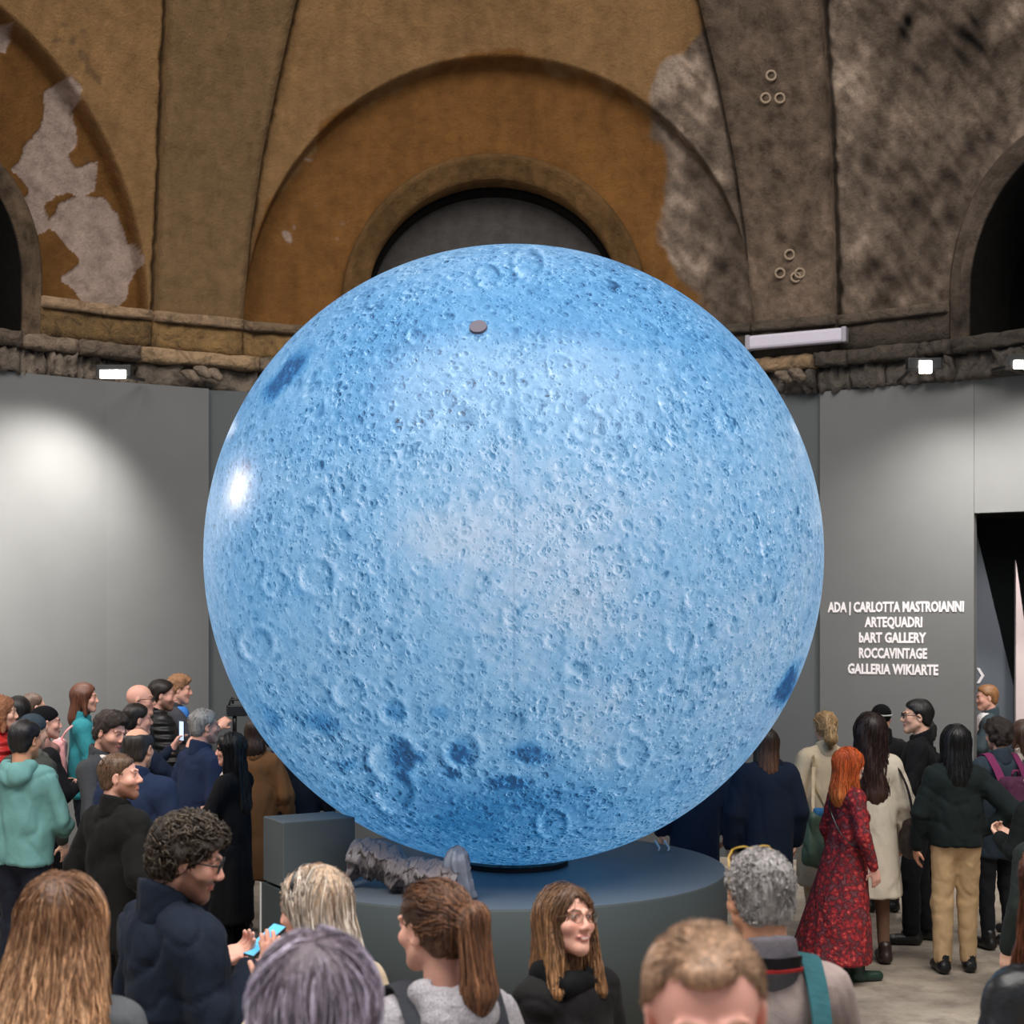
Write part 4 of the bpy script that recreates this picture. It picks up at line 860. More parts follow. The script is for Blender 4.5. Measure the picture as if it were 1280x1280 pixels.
    if ck == 'stand': cl('collar', [('+', cone(up((0, -.026, 1.452)), up((0, -.022, 1.525)), .086, .080), .02), hole, ('&', plane(unit((0, .35, 1)), float(unit((0, .35, 1)) @ up((0, -.02, 1.53)))), .008)], cm, .010, .002)
    elif ck == 'high': cl('collar', [('+', cone(up((0, -.030, 1.452)), up((0, -.030, 1.555)), .088, .080), .02), hole, ('&', plane(unit((0, .5, 1)), float(unit((0, .5, 1)) @ up((0, -.03, 1.54)))), .008)], cm, .010, .003)
    elif ck == 'hood': cl('hood', [('+', ell(up((0, -.115, 1.435)), (.115, .055, .085), rotx(-.5)), .03), ('+', cone(up((-.085, -.05, 1.475)), up((-.05, .06, 1.42)), .036, .028), .03), ('+', cone(up((.085, -.05, 1.475)), up((.05, .06, 1.42)), .036, .028), .03), ('+', cone(up((-.08, -.075, 1.49)), up((.08, -.075, 1.49)), .036, .036), .03), ('-', cone(up((0, -.02, 1.40)), up((0, .0, 1.64)), .064, .072), .01), ('-', ell(up((0, -.085, 1.50)), (.06, .022, .05)), .02)], cm, .011, .005)
    elif ck == 'scarf': cl('scarf', [('+', cone(up((-.075, -.03, 1.475)), up((.075, -.03, 1.475)), .055, .055), .03), ('+', cone(up((-.075, .03, 1.455)), up((.075, .04, 1.45)), .05, .05), .03), hole], M('fabric', co.get('cc', co.get('c', (30, 30, 32)))), .011, .008)
    elif ck == 'crew':
        a_ = np.linspace(0, 2 * math.pi, 22, endpoint=False); tube('neckband', [up((.070 * math.cos(t), -.014 + .074 * math.sin(t), 1.478 - .022 * math.sin(t))) * k for t in a_], .011 * k, cm, root, 6, closed=True)
    if co.get('zip'):
        tube('zip', [up((0, .128 + b, z)) * k for z in np.linspace(hem + .02, 1.40, 8)], .006, M('plain', (60, 60, 62), rough=.4), root, 6)
    # ---- lower garment and shoes
    lg = dict(legs or {}); lk = lg.get('kind', 'fabric'); lm = M(lk, lg.get('c', (28, 30, 36)), lg.get('c2')); lb = lg.get('b', .0)
    if lg.get('type', 'trousers') == 'trousers':
        S = [('+', ell((0, -.005, .93), (.160 + lb * .5, .120, .115)), .03)]
        for hp, kn, an in feet: S += [('+', cone(hp, kn, .092 + lb, .068 + lb), .03), ('+', cone(kn, an + [0, 0, .0], .068 + lb, .056 + lb), .03)]
        S.append(('&', plane((0, 0, -1), -.065), .006)); cl('trousers', S, lm, amp=.005, seed=int(px) + 9, fr=20)
    elif lg['type'] == 'tights':
        S = []
        for hp, kn, an in feet: S += [('+', cone(hp, kn, .082, .056), .02), ('+', cone(kn, an, .055, .041), .02)]
        cl('tights', S, lm, amp=.001)
    if lg.get('type') == 'skirt':
        cl('skirt', [('+', fcone((0, 0, lg.get('hem', .15)), (0, 0, 1.05), lg.get('flare', .28), .15, (0, 1, 0), 1.25), .03), ('&', plane((0, 0, -1), -lg.get('hem', .15)), .01)], lm, amp=.012, seed=4, drape=True)
    sm = M('leather', shoes)
    for (hp, kn, an), sd in zip(feet, (1, -1)):
        cl('shoe', [('+', fcone((an[0], an[1] - .035, .045), (an[0] + sd * .02, an[1] + .15, .036), .048, .042, (0, 0, 1), 1.05), .02), ('+', cone((an[0], an[1] - .02, .05), (an[0], an[1] - .015, .12), .046, .048), .02), ('&', plane((0, 0, -1), -.002), .004)], sm, .013, .001)
    # ---- hair or headwear
    if hair.get('st', 'none') != 'none':
        st = hair['st']; S = hair_shape(st, H, R, hc, hair); V, Q = surf(S, {'near': .0065, 'mid': .0085, 'far': .0115}[q]); c1 = hair.get('c', (50, 36, 26)); c2 = hair.get('c2', c1)
        if st == 'beanie': mesh_np('beanie', V * k, Q, M('heather', c1), root)
        else:
            N = vnorm(V, Q); VL = (V - hc) @ R; an = np.arctan2(VL[:, 0], -VL[:, 1])
            if st == 'curly' or hair.get('curly'): V2 = V + N * (hair.get('lump', .010) * wav(V, 95, 7) + .005 * wav(V, 190, 8))[:, None]
            elif st in ('long', 'wavy', 'bob'): V2 = V + N * ((.003 * np.sin(23 * an + 2 * wav(V, 10, 5)) + hair.get('lump', .004) * wav(V * np.array([1, 1, .35]), 42, 9)) * smooth(.10, -.02, VL[:, 2]))[:, None]
            else: V2 = V + N * (.003 * wav(V, 60, 7) + .003 * wav(V * np.array([1, .4, .4]), 130, 8))[:, None]
            tl = np.clip((.06 - VL[:, 2]) / (hair.get('len', .2) + .06), 0, 1)[:, None] ** 1.2 * hair.get('tipmix', 1.0)
            CC = np.array(lin(c1)) * (1 - tl) + np.array(lin(c2)) * tl
            ho = mesh_np('hair', V2 * k, Q, M('curl' if (st == 'curly' or hair.get('curly')) else 'hair', (0, 0, 0)), root, True, CC * (1 + .15 * wav(V, 20, 6))[:, None])
            if hair.get('n'):
                hair_strands('hair_strands', S, V, hc, R, hair, hair.get('cs', c1), c2, ho, k, hair['n'], hair.get('step', .018), hair.get('rad', .0024))
    Rz = rotz(rad_(face)); loc = np.array(root.location)
    info = dict(root=root, k=k, H=lambda p: H(p) * k, R=R, up=lambda p: up(p) * k, hands=[h * k for h in hands], W=lambda p: loc + Rz @ np.asarray(p, float), Rw=Rz, s=s)
    return info
def _cloth(name, S, mat, root, k, step, amp, seed, drape, fr, rel):
    V, Q = surf(S, step); V = relax(V, Q, rel, .4)
    if amp:
        N = vnorm(V, Q); P = V * np.array([1, 1, .3 if drape else .75]); cre = wav(P, fr * .9, seed + 2, 5); cr2 = wav(P, fr * 1.5, seed + 5, 4); V = V + N * (amp * wav(P, fr, seed) + amp * .5 * wav(P, fr * 2.4, seed + 1) - amp * 1.3 * np.exp(-(cre / .14) ** 2) - amp * .9 * np.exp(-(cr2 / .12) ** 2))[:, None]
    return mesh_np(name, V * k, Q, mat, root)
def glasses(I, c=(30, 26, 24), w=1.0, z=.008, y=.100, up=False, r=.022, rt=.0018):
    fm = M('plain', c, rough=.3); H, k = I['H'], I['k']; root = I['root']; g = bpy.data.objects.new('glasses', None); COL.objects.link(g); g.parent = root
    tl = rotx(rad_(62)) if up else np.eye(3); off = np.array([0, .035, .125]) if up else np.array([0, y, z])
    def G(p): p = np.asarray(p, float); return H(off + tl @ p)
    for s in (-1, 1):
        a = np.linspace(0, 2 * math.pi, 24, endpoint=False)
        ring = [G((s * .031 * w + r * math.cos(t), -.004 * abs(math.cos(t)) * 0, r * .9 * math.sin(t))) for t in a]; tube('rim', ring, rt * k, fm, g, 6, closed=True)
        mesh_py('lens', [G((s * .031 * w + r * .97 * math.cos(t), 0, r * .87 * math.sin(t))) for t in a], [tuple(range(24))], M('plain', (20, 20, 24), rough=.1) if up else M('glass', (255, 255, 255)), g)
        tube('temple', [G((s * (.031 * w + r), 0, .005)), G((s * .072, -.02, .005)), G((s * .084, -.085, .003)), G((s * .084, -.115, -.012))], rt * k, fm, g, 6)
    tube('bridge', [G((-.031 * w + r, 0, .003)), G((0, .003, .007)), G((.031 * w - r, 0, .003))], rt * k, fm, g, 6)
    return g
def phone(I, hand_i, label, off=(0, .0, .0), tilt=(20, 0, 0), scr=(90, 190, 230), st=1.2, half=(.036, .0045, .075)):
    h = I['hands'][hand_i]; p = I['W'](h + np.asarray(off, float)); R = I['Rw'] @ rotz(rad_(tilt[2])) @ rotx(rad_(tilt[0])) @ roty(rad_(tilt[1]))
    r = empty('phone', p); tag(r, label, 'phone')
    box('phone_case', (0, 0, 0), half, M('plain', (24, 26, 30), rough=.3), r, R, .003)
    box('screen', R @ np.array([0, -half[1] - .0006, 0]), (half[0] * .92, .0008, half[2] * .94), M('glow', scr, rough=st), r, R); return r

def worn(name, label, cat, I):
    r = empty(name, I['root'].location, I['root'].rotation_euler[2]); return tag(r, label, cat)
def blob(name, S, mat, root, k, step=.012, amp=.003, seed=2):
    return _cloth(name, S, mat, root, k, step, amp, seed, False, 18, 1)
def strap(name, pts, w, mat, root, k, zc=1.30, zk=2.0):
    P = np.array(pts, float); t = np.linspace(0, 1, len(P)); T = np.linspace(0, 1, 6 * len(P))
    Q = np.stack([np.interp(T, t, P[:, i]) for i in range(3)], 1)
    for _ in range(4): Q[1:-1] = .25 * Q[:-2] + .5 * Q[1:-1] + .25 * Q[2:]
    V = []; F_ = []                              # flat band with thickness
    tg = np.gradient(Q, axis=0); tg /= np.linalg.norm(tg, axis=1)[:, None] + 1e-9
    for q, d in zip(Q, tg):
        out = np.array([q[0] * .6, q[1] + .0, (q[2] - zc) * zk]); out -= d * (out @ d); out /= np.linalg.norm(out) + 1e-9; sd = np.cross(d, out)
        V += [q + sd * w, q + sd * w + out * .007, q - sd * w + out * .007, q - sd * w]
    n = len(Q)
    for i in range(n - 1):
        for j in range(4): F_.append((4 * i + j, 4 * i + (j + 1) % 4, 4 * i + 4 + (j + 1) % 4, 4 * i + 4 + j))
    F_ += [(3, 2, 1, 0), tuple(4 * n - 4 + j for j in range(4))]
    return mesh_py(name, np.array(V) * k, F_, mat, root, False)
def backpack(I, label, c, c2, b=.0, w=.145, h=.215, z=1.18, y=-.245, straps=True, sx=.115):
    k = I['k']; r = worn('backpack', label, 'backpack', I); m1, m2 = M('fabric', c), M('fabric', c2)
    blob('pack_body', [('+', rbox((0, y, z), (w, .085, h), None, .06), .02), ('+', ell((0, y - .02, z - h * .35), (w * .95, .10, h * .6)), .06)], m1, r, k, .014, .005)
    blob('front_pocket', [('+', rbox((0, y - .095, z - h * .38), (w * .78, .04, h * .42), None, .035), .01)], m2, r, k, .012, .003)
    tube('top_handle', [(-.03 * k, (y + .03) * k, (z + h) * k), (-.02 * k, (y + .03) * k, (z + h + .04) * k), (.02 * k, (y + .03) * k, (z + h + .04) * k), (.03 * k, (y + .03) * k, (z + h) * k)], .008, m2, r, 6)
    if straps:
        for s in (-1, 1):
            strap('shoulder_strap', [(s * sx * .9, y + .05, z + h - .04), (s * sx * .95, -.12 - b, 1.40), (s * sx, -.04, 1.482 + b), (s * sx, .04, 1.475 + b), (s * (sx + .01), .115 + b, 1.38), (s * (sx + .02), .15 + b, 1.22), (s * (sx + .06), .06, 1.05)], .030, m2, r, k)
    return r
# ------------------------------------------------------------------ the visitors, nearest first
F = {}
F['brownblonde'] = person(80, 1090, 520, -4, 'person seen from behind with long straight brown-blonde hair and grey jacket', 'f', (2, -6, 0), q='near',
    hair=dict(st='long', c=(100, 70, 52), c2=(226, 178, 136), cs=(120, 82, 56), len=.30, w=1.14, tip=.14, v=.016, n=1400, tipmix=.85, fade=1.0, rad=.0026, mess=.10, seed=3, var=.32, back=.03),
    coat=dict(c=(88, 92, 96), collar='crew', b=.01, hem=.78), legs=dict(c=(40, 44, 56)))
F['lilac'] = person(395, 1168, 720, 3, 'person seen from behind with silvery lilac-grey hair', 'f', (0, -4, 0), q='near',
    hair=dict(st='bob', c=(98, 86, 96), c2=(226, 216, 242), cs=(104, 92, 102), len=.22, w=1.2, v=.022, n=900, tipmix=1.0, fade=.55, rad=.0026, mess=.06, seed=4, var=.25),
    coat=dict(c=(56, 52, 62), collar='crew'), legs=dict(c=(30, 30, 36)))
F['navy'] = person(236, 1003, 415, -48, 'person in a dark navy coat with curly dark hair and glasses reading a phone', 'm', (-38, -16, 0), 'rosy', q='near',
    hair=dict(st='curly', c=(52, 42, 34), c2=(92, 78, 64), v=.020, n=900, steps=5, step=.013, wob=.010, curlf=1.5, rad=.0030, mess=.6, seed=6, lump=.012, add=.04, var=.35),
    coat=dict(c=(26, 34, 48), collar='high', b=.022, hem=.62, name='coat', amp=.009), legs=dict(c=(30, 32, 40)), arms=('hold2', 'hold2'), beard=(92, 66, 54), brow=(42, 30, 24))
glasses(F['navy'], (22, 20, 20), rt=.0026)
phone(F['navy'], 1, 'phone with a bright cyan screen held by the person in the navy coat', (.05, .05, .03), (-58, 0, 0), (84, 176, 220), .55)
F['blonde'] = person(392, 1077, 455, 42, 'person with pale blonde hair, black hairband and beige jacket raising a hand', 'f', (28, -8, 0), 'rosy', q='near',
    hair=dict(st='bob', c=(196, 168, 142), c2=(255, 244, 230), cs=(150, 122, 102), len=.185, v=.010, n=600, fade=.5, tipmix=1.0, rad=.0024, mess=.08, seed=8, var=.25, fwd=-.02, side=.6),
    coat=dict(c=(206, 186, 160), collar='crew', hem=.80), legs=dict(c=(40, 40, 48)), arms=('open2', 'down'))
F['pony'] = person(541, 1097, 500, 26, 'person with a long brown ponytail and heather grey hoodie', 'f', (22, -3, 0), 'rosy', q='near',
    hair=dict(st='pony', c=(62, 43, 33), c2=(158, 110, 78), cs=(84, 56, 42), len=.27, v=.012, n=800, fade=.8, rad=.0025, mess=.03, wob=.001, seed=9, tie=(.0, -.105, .05), var=.3),
    coat=dict(kind='heather', c=(172, 168, 174), collar='hood', b=.012, hem=.85, name='hoodie'), legs=dict(c=(36, 38, 50)))
F['smile'] = person(709, 1104, 425, -140, 'smiling person with round glasses, long brown hair and black coat looking up', 'f', (-4, 14, -6), 'rosy', q='near', smile=1.0,
    hair=dict(st='wavy', c=(90, 64, 46), c2=(196, 146, 100), cs=(92, 64, 45), tip=.105, len=.29, v=.008, n=1000, fade=1.2, rad=.0024, mess=.09, seed=10, w=1.08, var=.22, fwd=.035, side=.8, lump=.005, stip=.020),
    coat=dict(c=(30, 29, 30), collar='scarf', cc=(16, 17, 19), b=.012, hem=.6, name='coat'), legs=dict(c=(28, 28, 32)), brow=(78, 54, 38))
glasses(F['smile'], (104, 84, 64), r=.0225, rt=.0014)
F['front'] = person(882, 1150, 850, 177, 'person facing out of the hall with short light brown hair and a high forehead', 'm', (2, -9, 3), (228, 170, 156), q='near',
    hair=dict(st='receding', c=(152, 120, 96), c2=(190, 156, 126), v=.009, n=2200, steps=4, step=.009, rad=.0010, wob=.0015, mess=.25, seed=11, var=.3),
    coat=dict(c=(46, 50, 60), collar='crew'), legs=dict(c=(40, 42, 52)), brow=(140, 104, 80))
F['grey'] = person(948, 1058, 480, 8, 'person with cropped grey hair, sunglasses on the head and taupe t-shirt', 'm', (8, -6, 0), 'tan', q='near',
    hair=dict(st='short', c=(150, 146, 146), c2=(196, 190, 188), v=.010, n=1700, steps=3, step=.010, rad=.0017, wob=.004, curlf=1.6, mess=.6, seed=12, var=.5),
    coat=dict(c=(160, 144, 140), collar='stand', cc=(104, 100, 106), hem=.84, name='t_shirt', amp=.005), legs=dict(c=(60, 60, 66)), arms=('down', 'strap'))
glasses(F['grey'], (196, 160, 60), up=True, r=.024, rt=.0022)
F['leather'] = person(1330, 1035, 520, 14, 'person in a black leather jacket with long auburn hair', 'f', (5, 0, 0), q='near',
    hair=dict(st='wavy', c=(84, 48, 32), c2=(150, 88, 54), cs=(84, 46, 30), len=.34, v=.014, n=600, rad=.0026, mess=.10, seed=13, w=1.3, lump=.010, var=.3),
    coat=dict(kind='leather', c=(22, 24, 28), collar='stand', hem=.86), legs=dict(c=(30, 30, 34)))

# ---- left-hand crowd
BL = (22, 20, 20)
F['beard'] = person(150, 940, 252, -40, 'bearded person in a black field jacket with cropped brown hair turning sideways', 'm', (-46, 3, 0), 'rosy', q='mid', hair=dict(st='short', c=(94, 70, 52), v=.006, n=500, steps=2, step=.010, rad=.0016, mess=.3),
    coat=dict(c=(24, 24, 23), collar='stand', b=.03, hem=.74), legs=dict(c=(30, 30, 32)), beard=(120, 80, 58), arms=('pocket', 'pocket'), brow=(84, 58, 40))
F['hoodie'] = person(32, 899, 205, -12, 'person in a sage green hooded sweatshirt with short black hair', 'm', (-14, 0, 0), 'tan', q='mid', hair=dict(st='short', c=(24, 22, 24), v=.014, nape=.085),
    coat=dict(c=(104, 150, 148), collar='hood', b=.02, hem=.86, name='hoodie', amp=.010), legs=dict(c=(30, 33, 44), b=.008), arms=('low', 'low'))
F['redjacket'] = person(2, 868, 176, -75, 'person with auburn hair and a red jacket', 'f', (0, 0, 0), q='mid', hair=dict(st='bob', c=(150, 98, 66), len=.14, v=.014, curly=1, lump=.006), coat=dict(kind='puffer', c=(182, 40, 40), b=.02), legs=dict(c=(30, 30, 36)))
F['darkback'] = person(24, 869, 160, -15, 'person with straight dark hair standing between red jacket and black beanie', 'f', hair=dict(st='bob', c=(26, 22, 22), len=.14, v=.012), coat=dict(c=(58, 58, 60)), legs=dict(c=(30, 30, 36)))
F['brownhead'] = person(42, 865, 152, -40, 'person with short brown thinning hair by the back wall', 'm', (-10, 0, 0), hair=dict(st='back', c=(92, 72, 60), v=.006), coat=dict(c=(70, 72, 76)), legs=dict(c=(36, 36, 40)))
F['beanie'] = person(58, 880, 176, -58, 'person in a black beanie and black coat with a pinkish scarf', 'f', (-8, 0, 0), 'rosy', q='mid', hair=dict(st='beanie', c=(26, 27, 30), add=.02), coat=dict(c=(24, 24, 27), collar='scarf', cc=(150, 112, 104), b=.015, hem=.5, name='coat'), legs=dict(c=(28, 28, 32)), arms=('fold', 'fold'))
F['cap'] = person(42, 889, 186, -30, 'person in a slate blue knitted cap and dark scarf', 'm', (-8, -6, 0), hair=dict(st='beanie', c=(62, 74, 84), add=.02), coat=dict(c=(66, 68, 64), collar='scarf', cc=(96, 94, 88), b=.01), legs=dict(c=(150, 72, 40)))
F['teal'] = person(106, 853, 148, -72, 'person in a teal jacket with chestnut shoulder-length hair and fringe', 'f', (-10, 0, 0), 'rosy', hair=dict(st='bob', c=(96, 58, 42), len=.155, v=.014, lump=.006), coat=dict(c=(48, 128, 138), b=.018, collar='stand', hem=.82), legs=dict(c=(40, 44, 56)), arms=('hold', 'hold'))
F['greycoat'] = person(138, 882, 204, -104, 'person in a dark grey coat with wavy dark hair looking down', 'm', (-12, -14, 0), 'rosy', q='mid', hair=dict(st='curly', c=(52, 40, 34), v=.012, lump=.005, add=.03), coat=dict(c=(62, 64, 68), b=.015, v=.16, shirt=(210, 200, 196), collar='stand', hem=.6, name='coat'), legs=dict(c=(32, 32, 36)), arms=('fold', 'fold'), beard=(120, 92, 80))
F['navyback'] = person(173, 908, 220, -12, 'balding person in a navy jacket seen from behind', 'm', (-4, 0, 0), 'mid', q='mid', hair=dict(st='ring', c=(44, 36, 32), v=.008), coat=dict(c=(34, 46, 72), b=.02, hem=.76), legs=dict(c=(30, 32, 40)))
F['phoneman'] = person(172, 878, 172, -50, 'person with short dark hair and navy pullover photographing with a phone', 'm', (-10, 0, 0), 'rosy', hair=dict(st='short', c=(34, 28, 26), v=.010), coat=dict(c=(36, 46, 66), b=.005), legs=dict(c=(30, 30, 36)), arms=('raise', 'raise'))
phone(F['phoneman'], 1, 'small phone with a white-blue screen held up above the navy jacket', (.02, .02, .05), (0, 0, 0), (190, 212, 240), 1.0)
F['baldglasses'] = person(176, 856, 158, -78, 'bald person with dark glasses by the back wall', 'm', (-8, 0, 0), 'rosy', hair=dict(st='none', add=0), coat=dict(c=(34, 36, 42)), legs=dict(c=(30, 30, 34)), arms=('down', 'pocket'))
glasses(F['baldglasses'], (30, 24, 22), rt=.003)
F['puffer'] = person(203, 849, 148, -66, 'person with dark hair in a black quilted jacket', 'm', (-14, -4, 0), 'rosy', hair=dict(st='short', c=(36, 28, 24), v=.016), coat=dict(kind='puffer', c=(30, 30, 33), b=.03), legs=dict(c=(30, 30, 34)), arms=('hold', 'hold'), beard=(110, 84, 70))
F['filmer'] = person(224, 840, 138, -70, 'person with sandy curly hair and bright blue shirt operating a video camera', 'm', (-6, -6, 0), 'rosy', hair=dict(st='curly', c=(156, 112, 78), v=.012, lump=.006, add=.03), coat=dict(c=(58, 60, 66), v=.22, shirt=(60, 120, 196)), legs=dict(c=(34, 34, 40)), arms=('film', 'film'))
F['blazer'] = person(256, 885, 180, -44, 'person with silver grey hair in a navy blazer seen from behind', 'm', (-14, 0, 0), 'rosy', q='mid', lean=7, hair=dict(st='short', c=(150, 148, 146), c2=(176, 174, 172), v=.010, n=500, steps=2, step=.012, rad=.002), coat=dict(c=(36, 48, 76), collar='stand', b=.012, hem=.74, name='blazer'), legs=dict(c=(32, 34, 44)))
F['blackhair'] = person(288, 914, 190, 72, 'person with very long black hair in a long black coat facing sideways', 'f', (16, -2, 0), 'rosy', q='mid', hair=dict(st='long', c=(24, 22, 24), len=.40, v=.012, w=1.0, n=250, rad=.0026, mess=.08, back=.02),
    coat=dict(c=(20, 20, 23), hem=.38, flare=.03, v=.12, shirt=(220, 204, 196), name='coat', b=.01), legs=dict(c=(22, 22, 26)), arms=('fold', 'fold'))
F['brown'] = person(322, 895, 168, -8, 'person in a brown wool coat standing half behind the moon', 'f', hair=dict(st='bob', c=(58, 42, 34), len=.12, v=.014), coat=dict(c=(120, 84, 54), hem=.45, flare=.03, b=.02, name='coat'), legs=dict(c=(28, 28, 34)))
F['navyhid'] = person(372, 892, 162, 0, 'person in a dark navy coat mostly hidden by the moon', 'm', hair=dict(st='short', c=(40, 32, 28)), coat=dict(c=(30, 36, 48), hem=.5, b=.025, name='coat'), legs=dict(c=(26, 28, 34)))
# ---- right-hand crowd
F['bluecoat'] = person(958, 908, 183, 14, 'person in a dark navy padded coat with long dark brown hair beside the pedestal', 'f', (-20, -4, 0), q='mid', hair=dict(st='long', c=(42, 30, 26), c2=(104, 66, 44), len=.2, v=.012), coat=dict(c=(26, 36, 54), hem=.46, b=.05, flare=.02, name='coat', collar='scarf', cc=(24, 30, 44)), legs=dict(c=(26, 28, 34)), wide=1.15)
F['bluehid'] = person(868, 905, 172, 6, 'person in a deep blue coat half hidden behind the moon', 'm', hair=dict(st='short', c=(40, 32, 28)), coat=dict(c=(28, 42, 66), hem=.5, b=.045, name='coat'), legs=dict(c=(26, 28, 34)), wide=1.1)
F['beigecoat'] = person(1031, 888, 171, 12, 'person with blonde tied-back hair and a cream wool coat', 'f', (-6, 0, 0), q='mid', hair=dict(st='pony', c=(186, 150, 106), c2=(206, 172, 128), len=.14, v=.010, tie=(0, -.095, .0), n=250, rad=.0022), coat=dict(c=(196, 178, 152), hem=.42, flare=.04, b=.03, name='coat'), legs=dict(c=(196, 172, 146)))
F['red'] = person(1062, 933, 193, -70, 'person with bright orange hair in a long red patterned dress and green boots', 'f', (-10, 0, 0), 'rosy', q='mid', wide=.9, hair=dict(st='bob', c=(206, 90, 40), c2=(216, 122, 62), len=.21, v=.024, w=1.12, n=500, rad=.0026, mess=.2, lump=.008, add=.022, tip=.1), coat=dict(mat=M('flowers', (134, 22, 32)), kind='flowers', c=(134, 22, 32), hem=.17, flare=.19, sway=(-.02, -.13), b=.012, name='dress', collar='crew'), legs=dict(type='tights', c=(30, 34, 32)), shoes=(28, 56, 46), arms=('down', 'down'), stance=(-.03, .05))
F['cream'] = person(1087, 892, 184, 4, 'person with very long dark curly hair and a cream trench coat over brown tights', 'f', (0, 0, 0), q='mid', hair=dict(st='wavy', c=(40, 26, 24), c2=(66, 42, 34), len=.42, v=.022, w=1.25, lump=.012, n=350, wob=.006, rad=.003, mess=.2), coat=dict(c=(206, 196, 178), hem=.47, flare=.05, b=.02, name='trench_coat'), legs=dict(type='tights', c=(112, 84, 68)), shoes=(46, 34, 30))
F['hat'] = person(1101, 878, 156, 0, 'person in a black cap with a pale band by the lettered wall', 'm', hair=dict(st='beanie', c=(20, 20, 22), add=.02), coat=dict(c=(24, 24, 26), collar='high'), legs=dict(c=(28, 28, 32)))
F['blackman'] = person(1146, 873, 173, 76, 'tall person in black with short black hair and glasses facing the moon', 'm', (8, 0, 0), q='mid', hair=dict(st='short', c=(24, 22, 22), v=.012), coat=dict(c=(20, 21, 24), hem=.8, b=.01), legs=dict(c=(24, 25, 29), b=.006), arms=('fold', 'fold'), stance=(.06, -.06))
glasses(F['blackman'], (26, 22, 22), rt=.0028)
F['blackbun'] = person(1157, 899, 164, -6, 'person in black with dark pinned-up hair standing beside the tall one in black', 'f', hair=dict(st='bun', c=(26, 22, 22), v=.016, curly=1, lump=.006), coat=dict(c=(20, 20, 23), hem=.6, b=.012, name='coat'), legs=dict(c=(22, 23, 27)), arms=('down', 'down'), wide=.9)
F['tan'] = person(1194, 905, 189, -4, 'person with long black hair, black jacket and sandy trousers, hand on hip', 'f', (4, 0, 0), 'tan', q='mid', hair=dict(st='long', c=(20, 19, 21), len=.24, v=.014, w=1.08, n=300, rad=.0026, mess=.08), coat=dict(c=(26, 34, 34), hem=.90, b=.026, amp=.007), legs=dict(c=(184, 154, 116), b=.006), shoes=(20, 20, 22), arms=('down', 'hip'), stance=(-.02, .04))
F['curlyright'] = person(1247, 895, 176, 16, 'person with dark curly hair and a denim jacket near the doorway', 'f', (0, 0, 0), q='mid', hair=dict(st='curly', c=(44, 32, 28), v=.026, lump=.012, add=.03), coat=dict(c=(46, 56, 66), b=.015, hem=.7), legs=dict(c=(28, 30, 34)))
F['doorman'] = person(1233, 855, 131, 70, 'person in a white shirt and dark jacket standing in the doorway', 'm', (18, -4, 0), 'rosy', hair=dict(st='short', c=(148, 104, 66), v=.012), coat=dict(c=(58, 70, 76), v=.34, shirt=(226, 222, 224)), legs=dict(c=(34, 36, 42)), arms=('strap', 'down'))
F['edge1'] = person(1278, 898, 168, 30, 'person in a dark patterned top at the doorway beside denim jacket', 'f', hair=dict(st='bob', c=(70, 50, 40), len=.12), coat=dict(kind='patterned', mat=M('patterned', (34, 34, 36), (150, 140, 132)), hem=.8), legs=dict(c=(30, 30, 34)))
F['edge2'] = person(1298, 950, 205, 40, 'person in a bulky black coat and black-and-white trousers beside the sandy trousers', 'm', hair=dict(st='short', c=(30, 26, 24)), q='mid', coat=dict(c=(20, 24, 24), b=.04, hem=.72, name='coat'), legs=dict(kind='patterned', c=(30, 30, 34), c2=(180, 176, 178)), arms=('hold', 'hold'), wide=1.1)
F['edge3'] = person(1312, 985, 262, 25, 'person in a dark olive coat behind the leather jacket', 'm', hair=dict(st='short', c=(40, 34, 30)), q='mid', coat=dict(c=(34, 40, 38), b=.03, hem=.6, name='coat'), legs=dict(c=(26, 28, 30)))

# ------------------------------------------------------------------ what the visitors carry
I = F['grey']; backpack(I, 'teal backpack with pale piping on the back of the taupe t-shirt', (40, 84, 92), (52, 98, 106), z=1.10, h=.20, y=-.24)
k = I['k']; strap('neck_strap', [(-.11, .13, 1.36), (-.095, .03, 1.46), (-.07, -.10, 1.485), (.0, -.125, 1.485), (.07, -.10, 1.485), (.095, .03, 1.46), (.11, .13, 1.36)], .016, M('fabric', (22, 20, 22)), I['root'], k, 1.48, .6)
strap('strap_edge', [(-.112, .132, 1.345), (-.098, .03, 1.446), (-.074, -.105, 1.468), (.0, -.130, 1.468), (.074, -.105, 1.468), (.098, .03, 1.446), (.112, .132, 1.345)], .004, M('fabric', (150, 40, 40)), I['root'], k, 1.47, .6)
I = F['pony']; backpack(I, 'dark grey backpack on the back of the heather grey hoodie', (66, 68, 74), (52, 54, 60), z=1.10, h=.18, y=-.26, b=.02)
I = F['blonde']; k = I['k']; r = worn('shoulder_bag', 'black shoulder bag hanging from the beige jacket', 'bag', I)
strap('bag_strap', [(.20, -.10, .98), (.14, -.135, 1.25), (.10, -.09, 1.43), (.085, -.01, 1.482), (.10, .10, 1.40), (.19, .14, 1.15), (.24, .10, .98)], .010, M('leather', (22, 20, 20)), r, k)
blob('bag_body', [('+', rbox((.27, .0, .86), (.05, .13, .12), None, .04), .01)], M('leather', (24, 22, 22)), r, k)
a_ = np.linspace(-.15, math.pi + .15, 26); H = I['H']
tube('hairband', [H((.088 * math.cos(t), .022 - .006 * math.sin(t), .034 + .094 * math.sin(t))) for t in a_], .0065, M('plain', (16, 15, 15), rough=.3), I['root'], 8)
I = F['beigecoat']; k = I['k']; r = worn('tote_bag', 'olive green tote bag with blue lining hanging behind the cream wool coat', 'bag', I)
Wp = lambda x, y, z: (x, y, z)
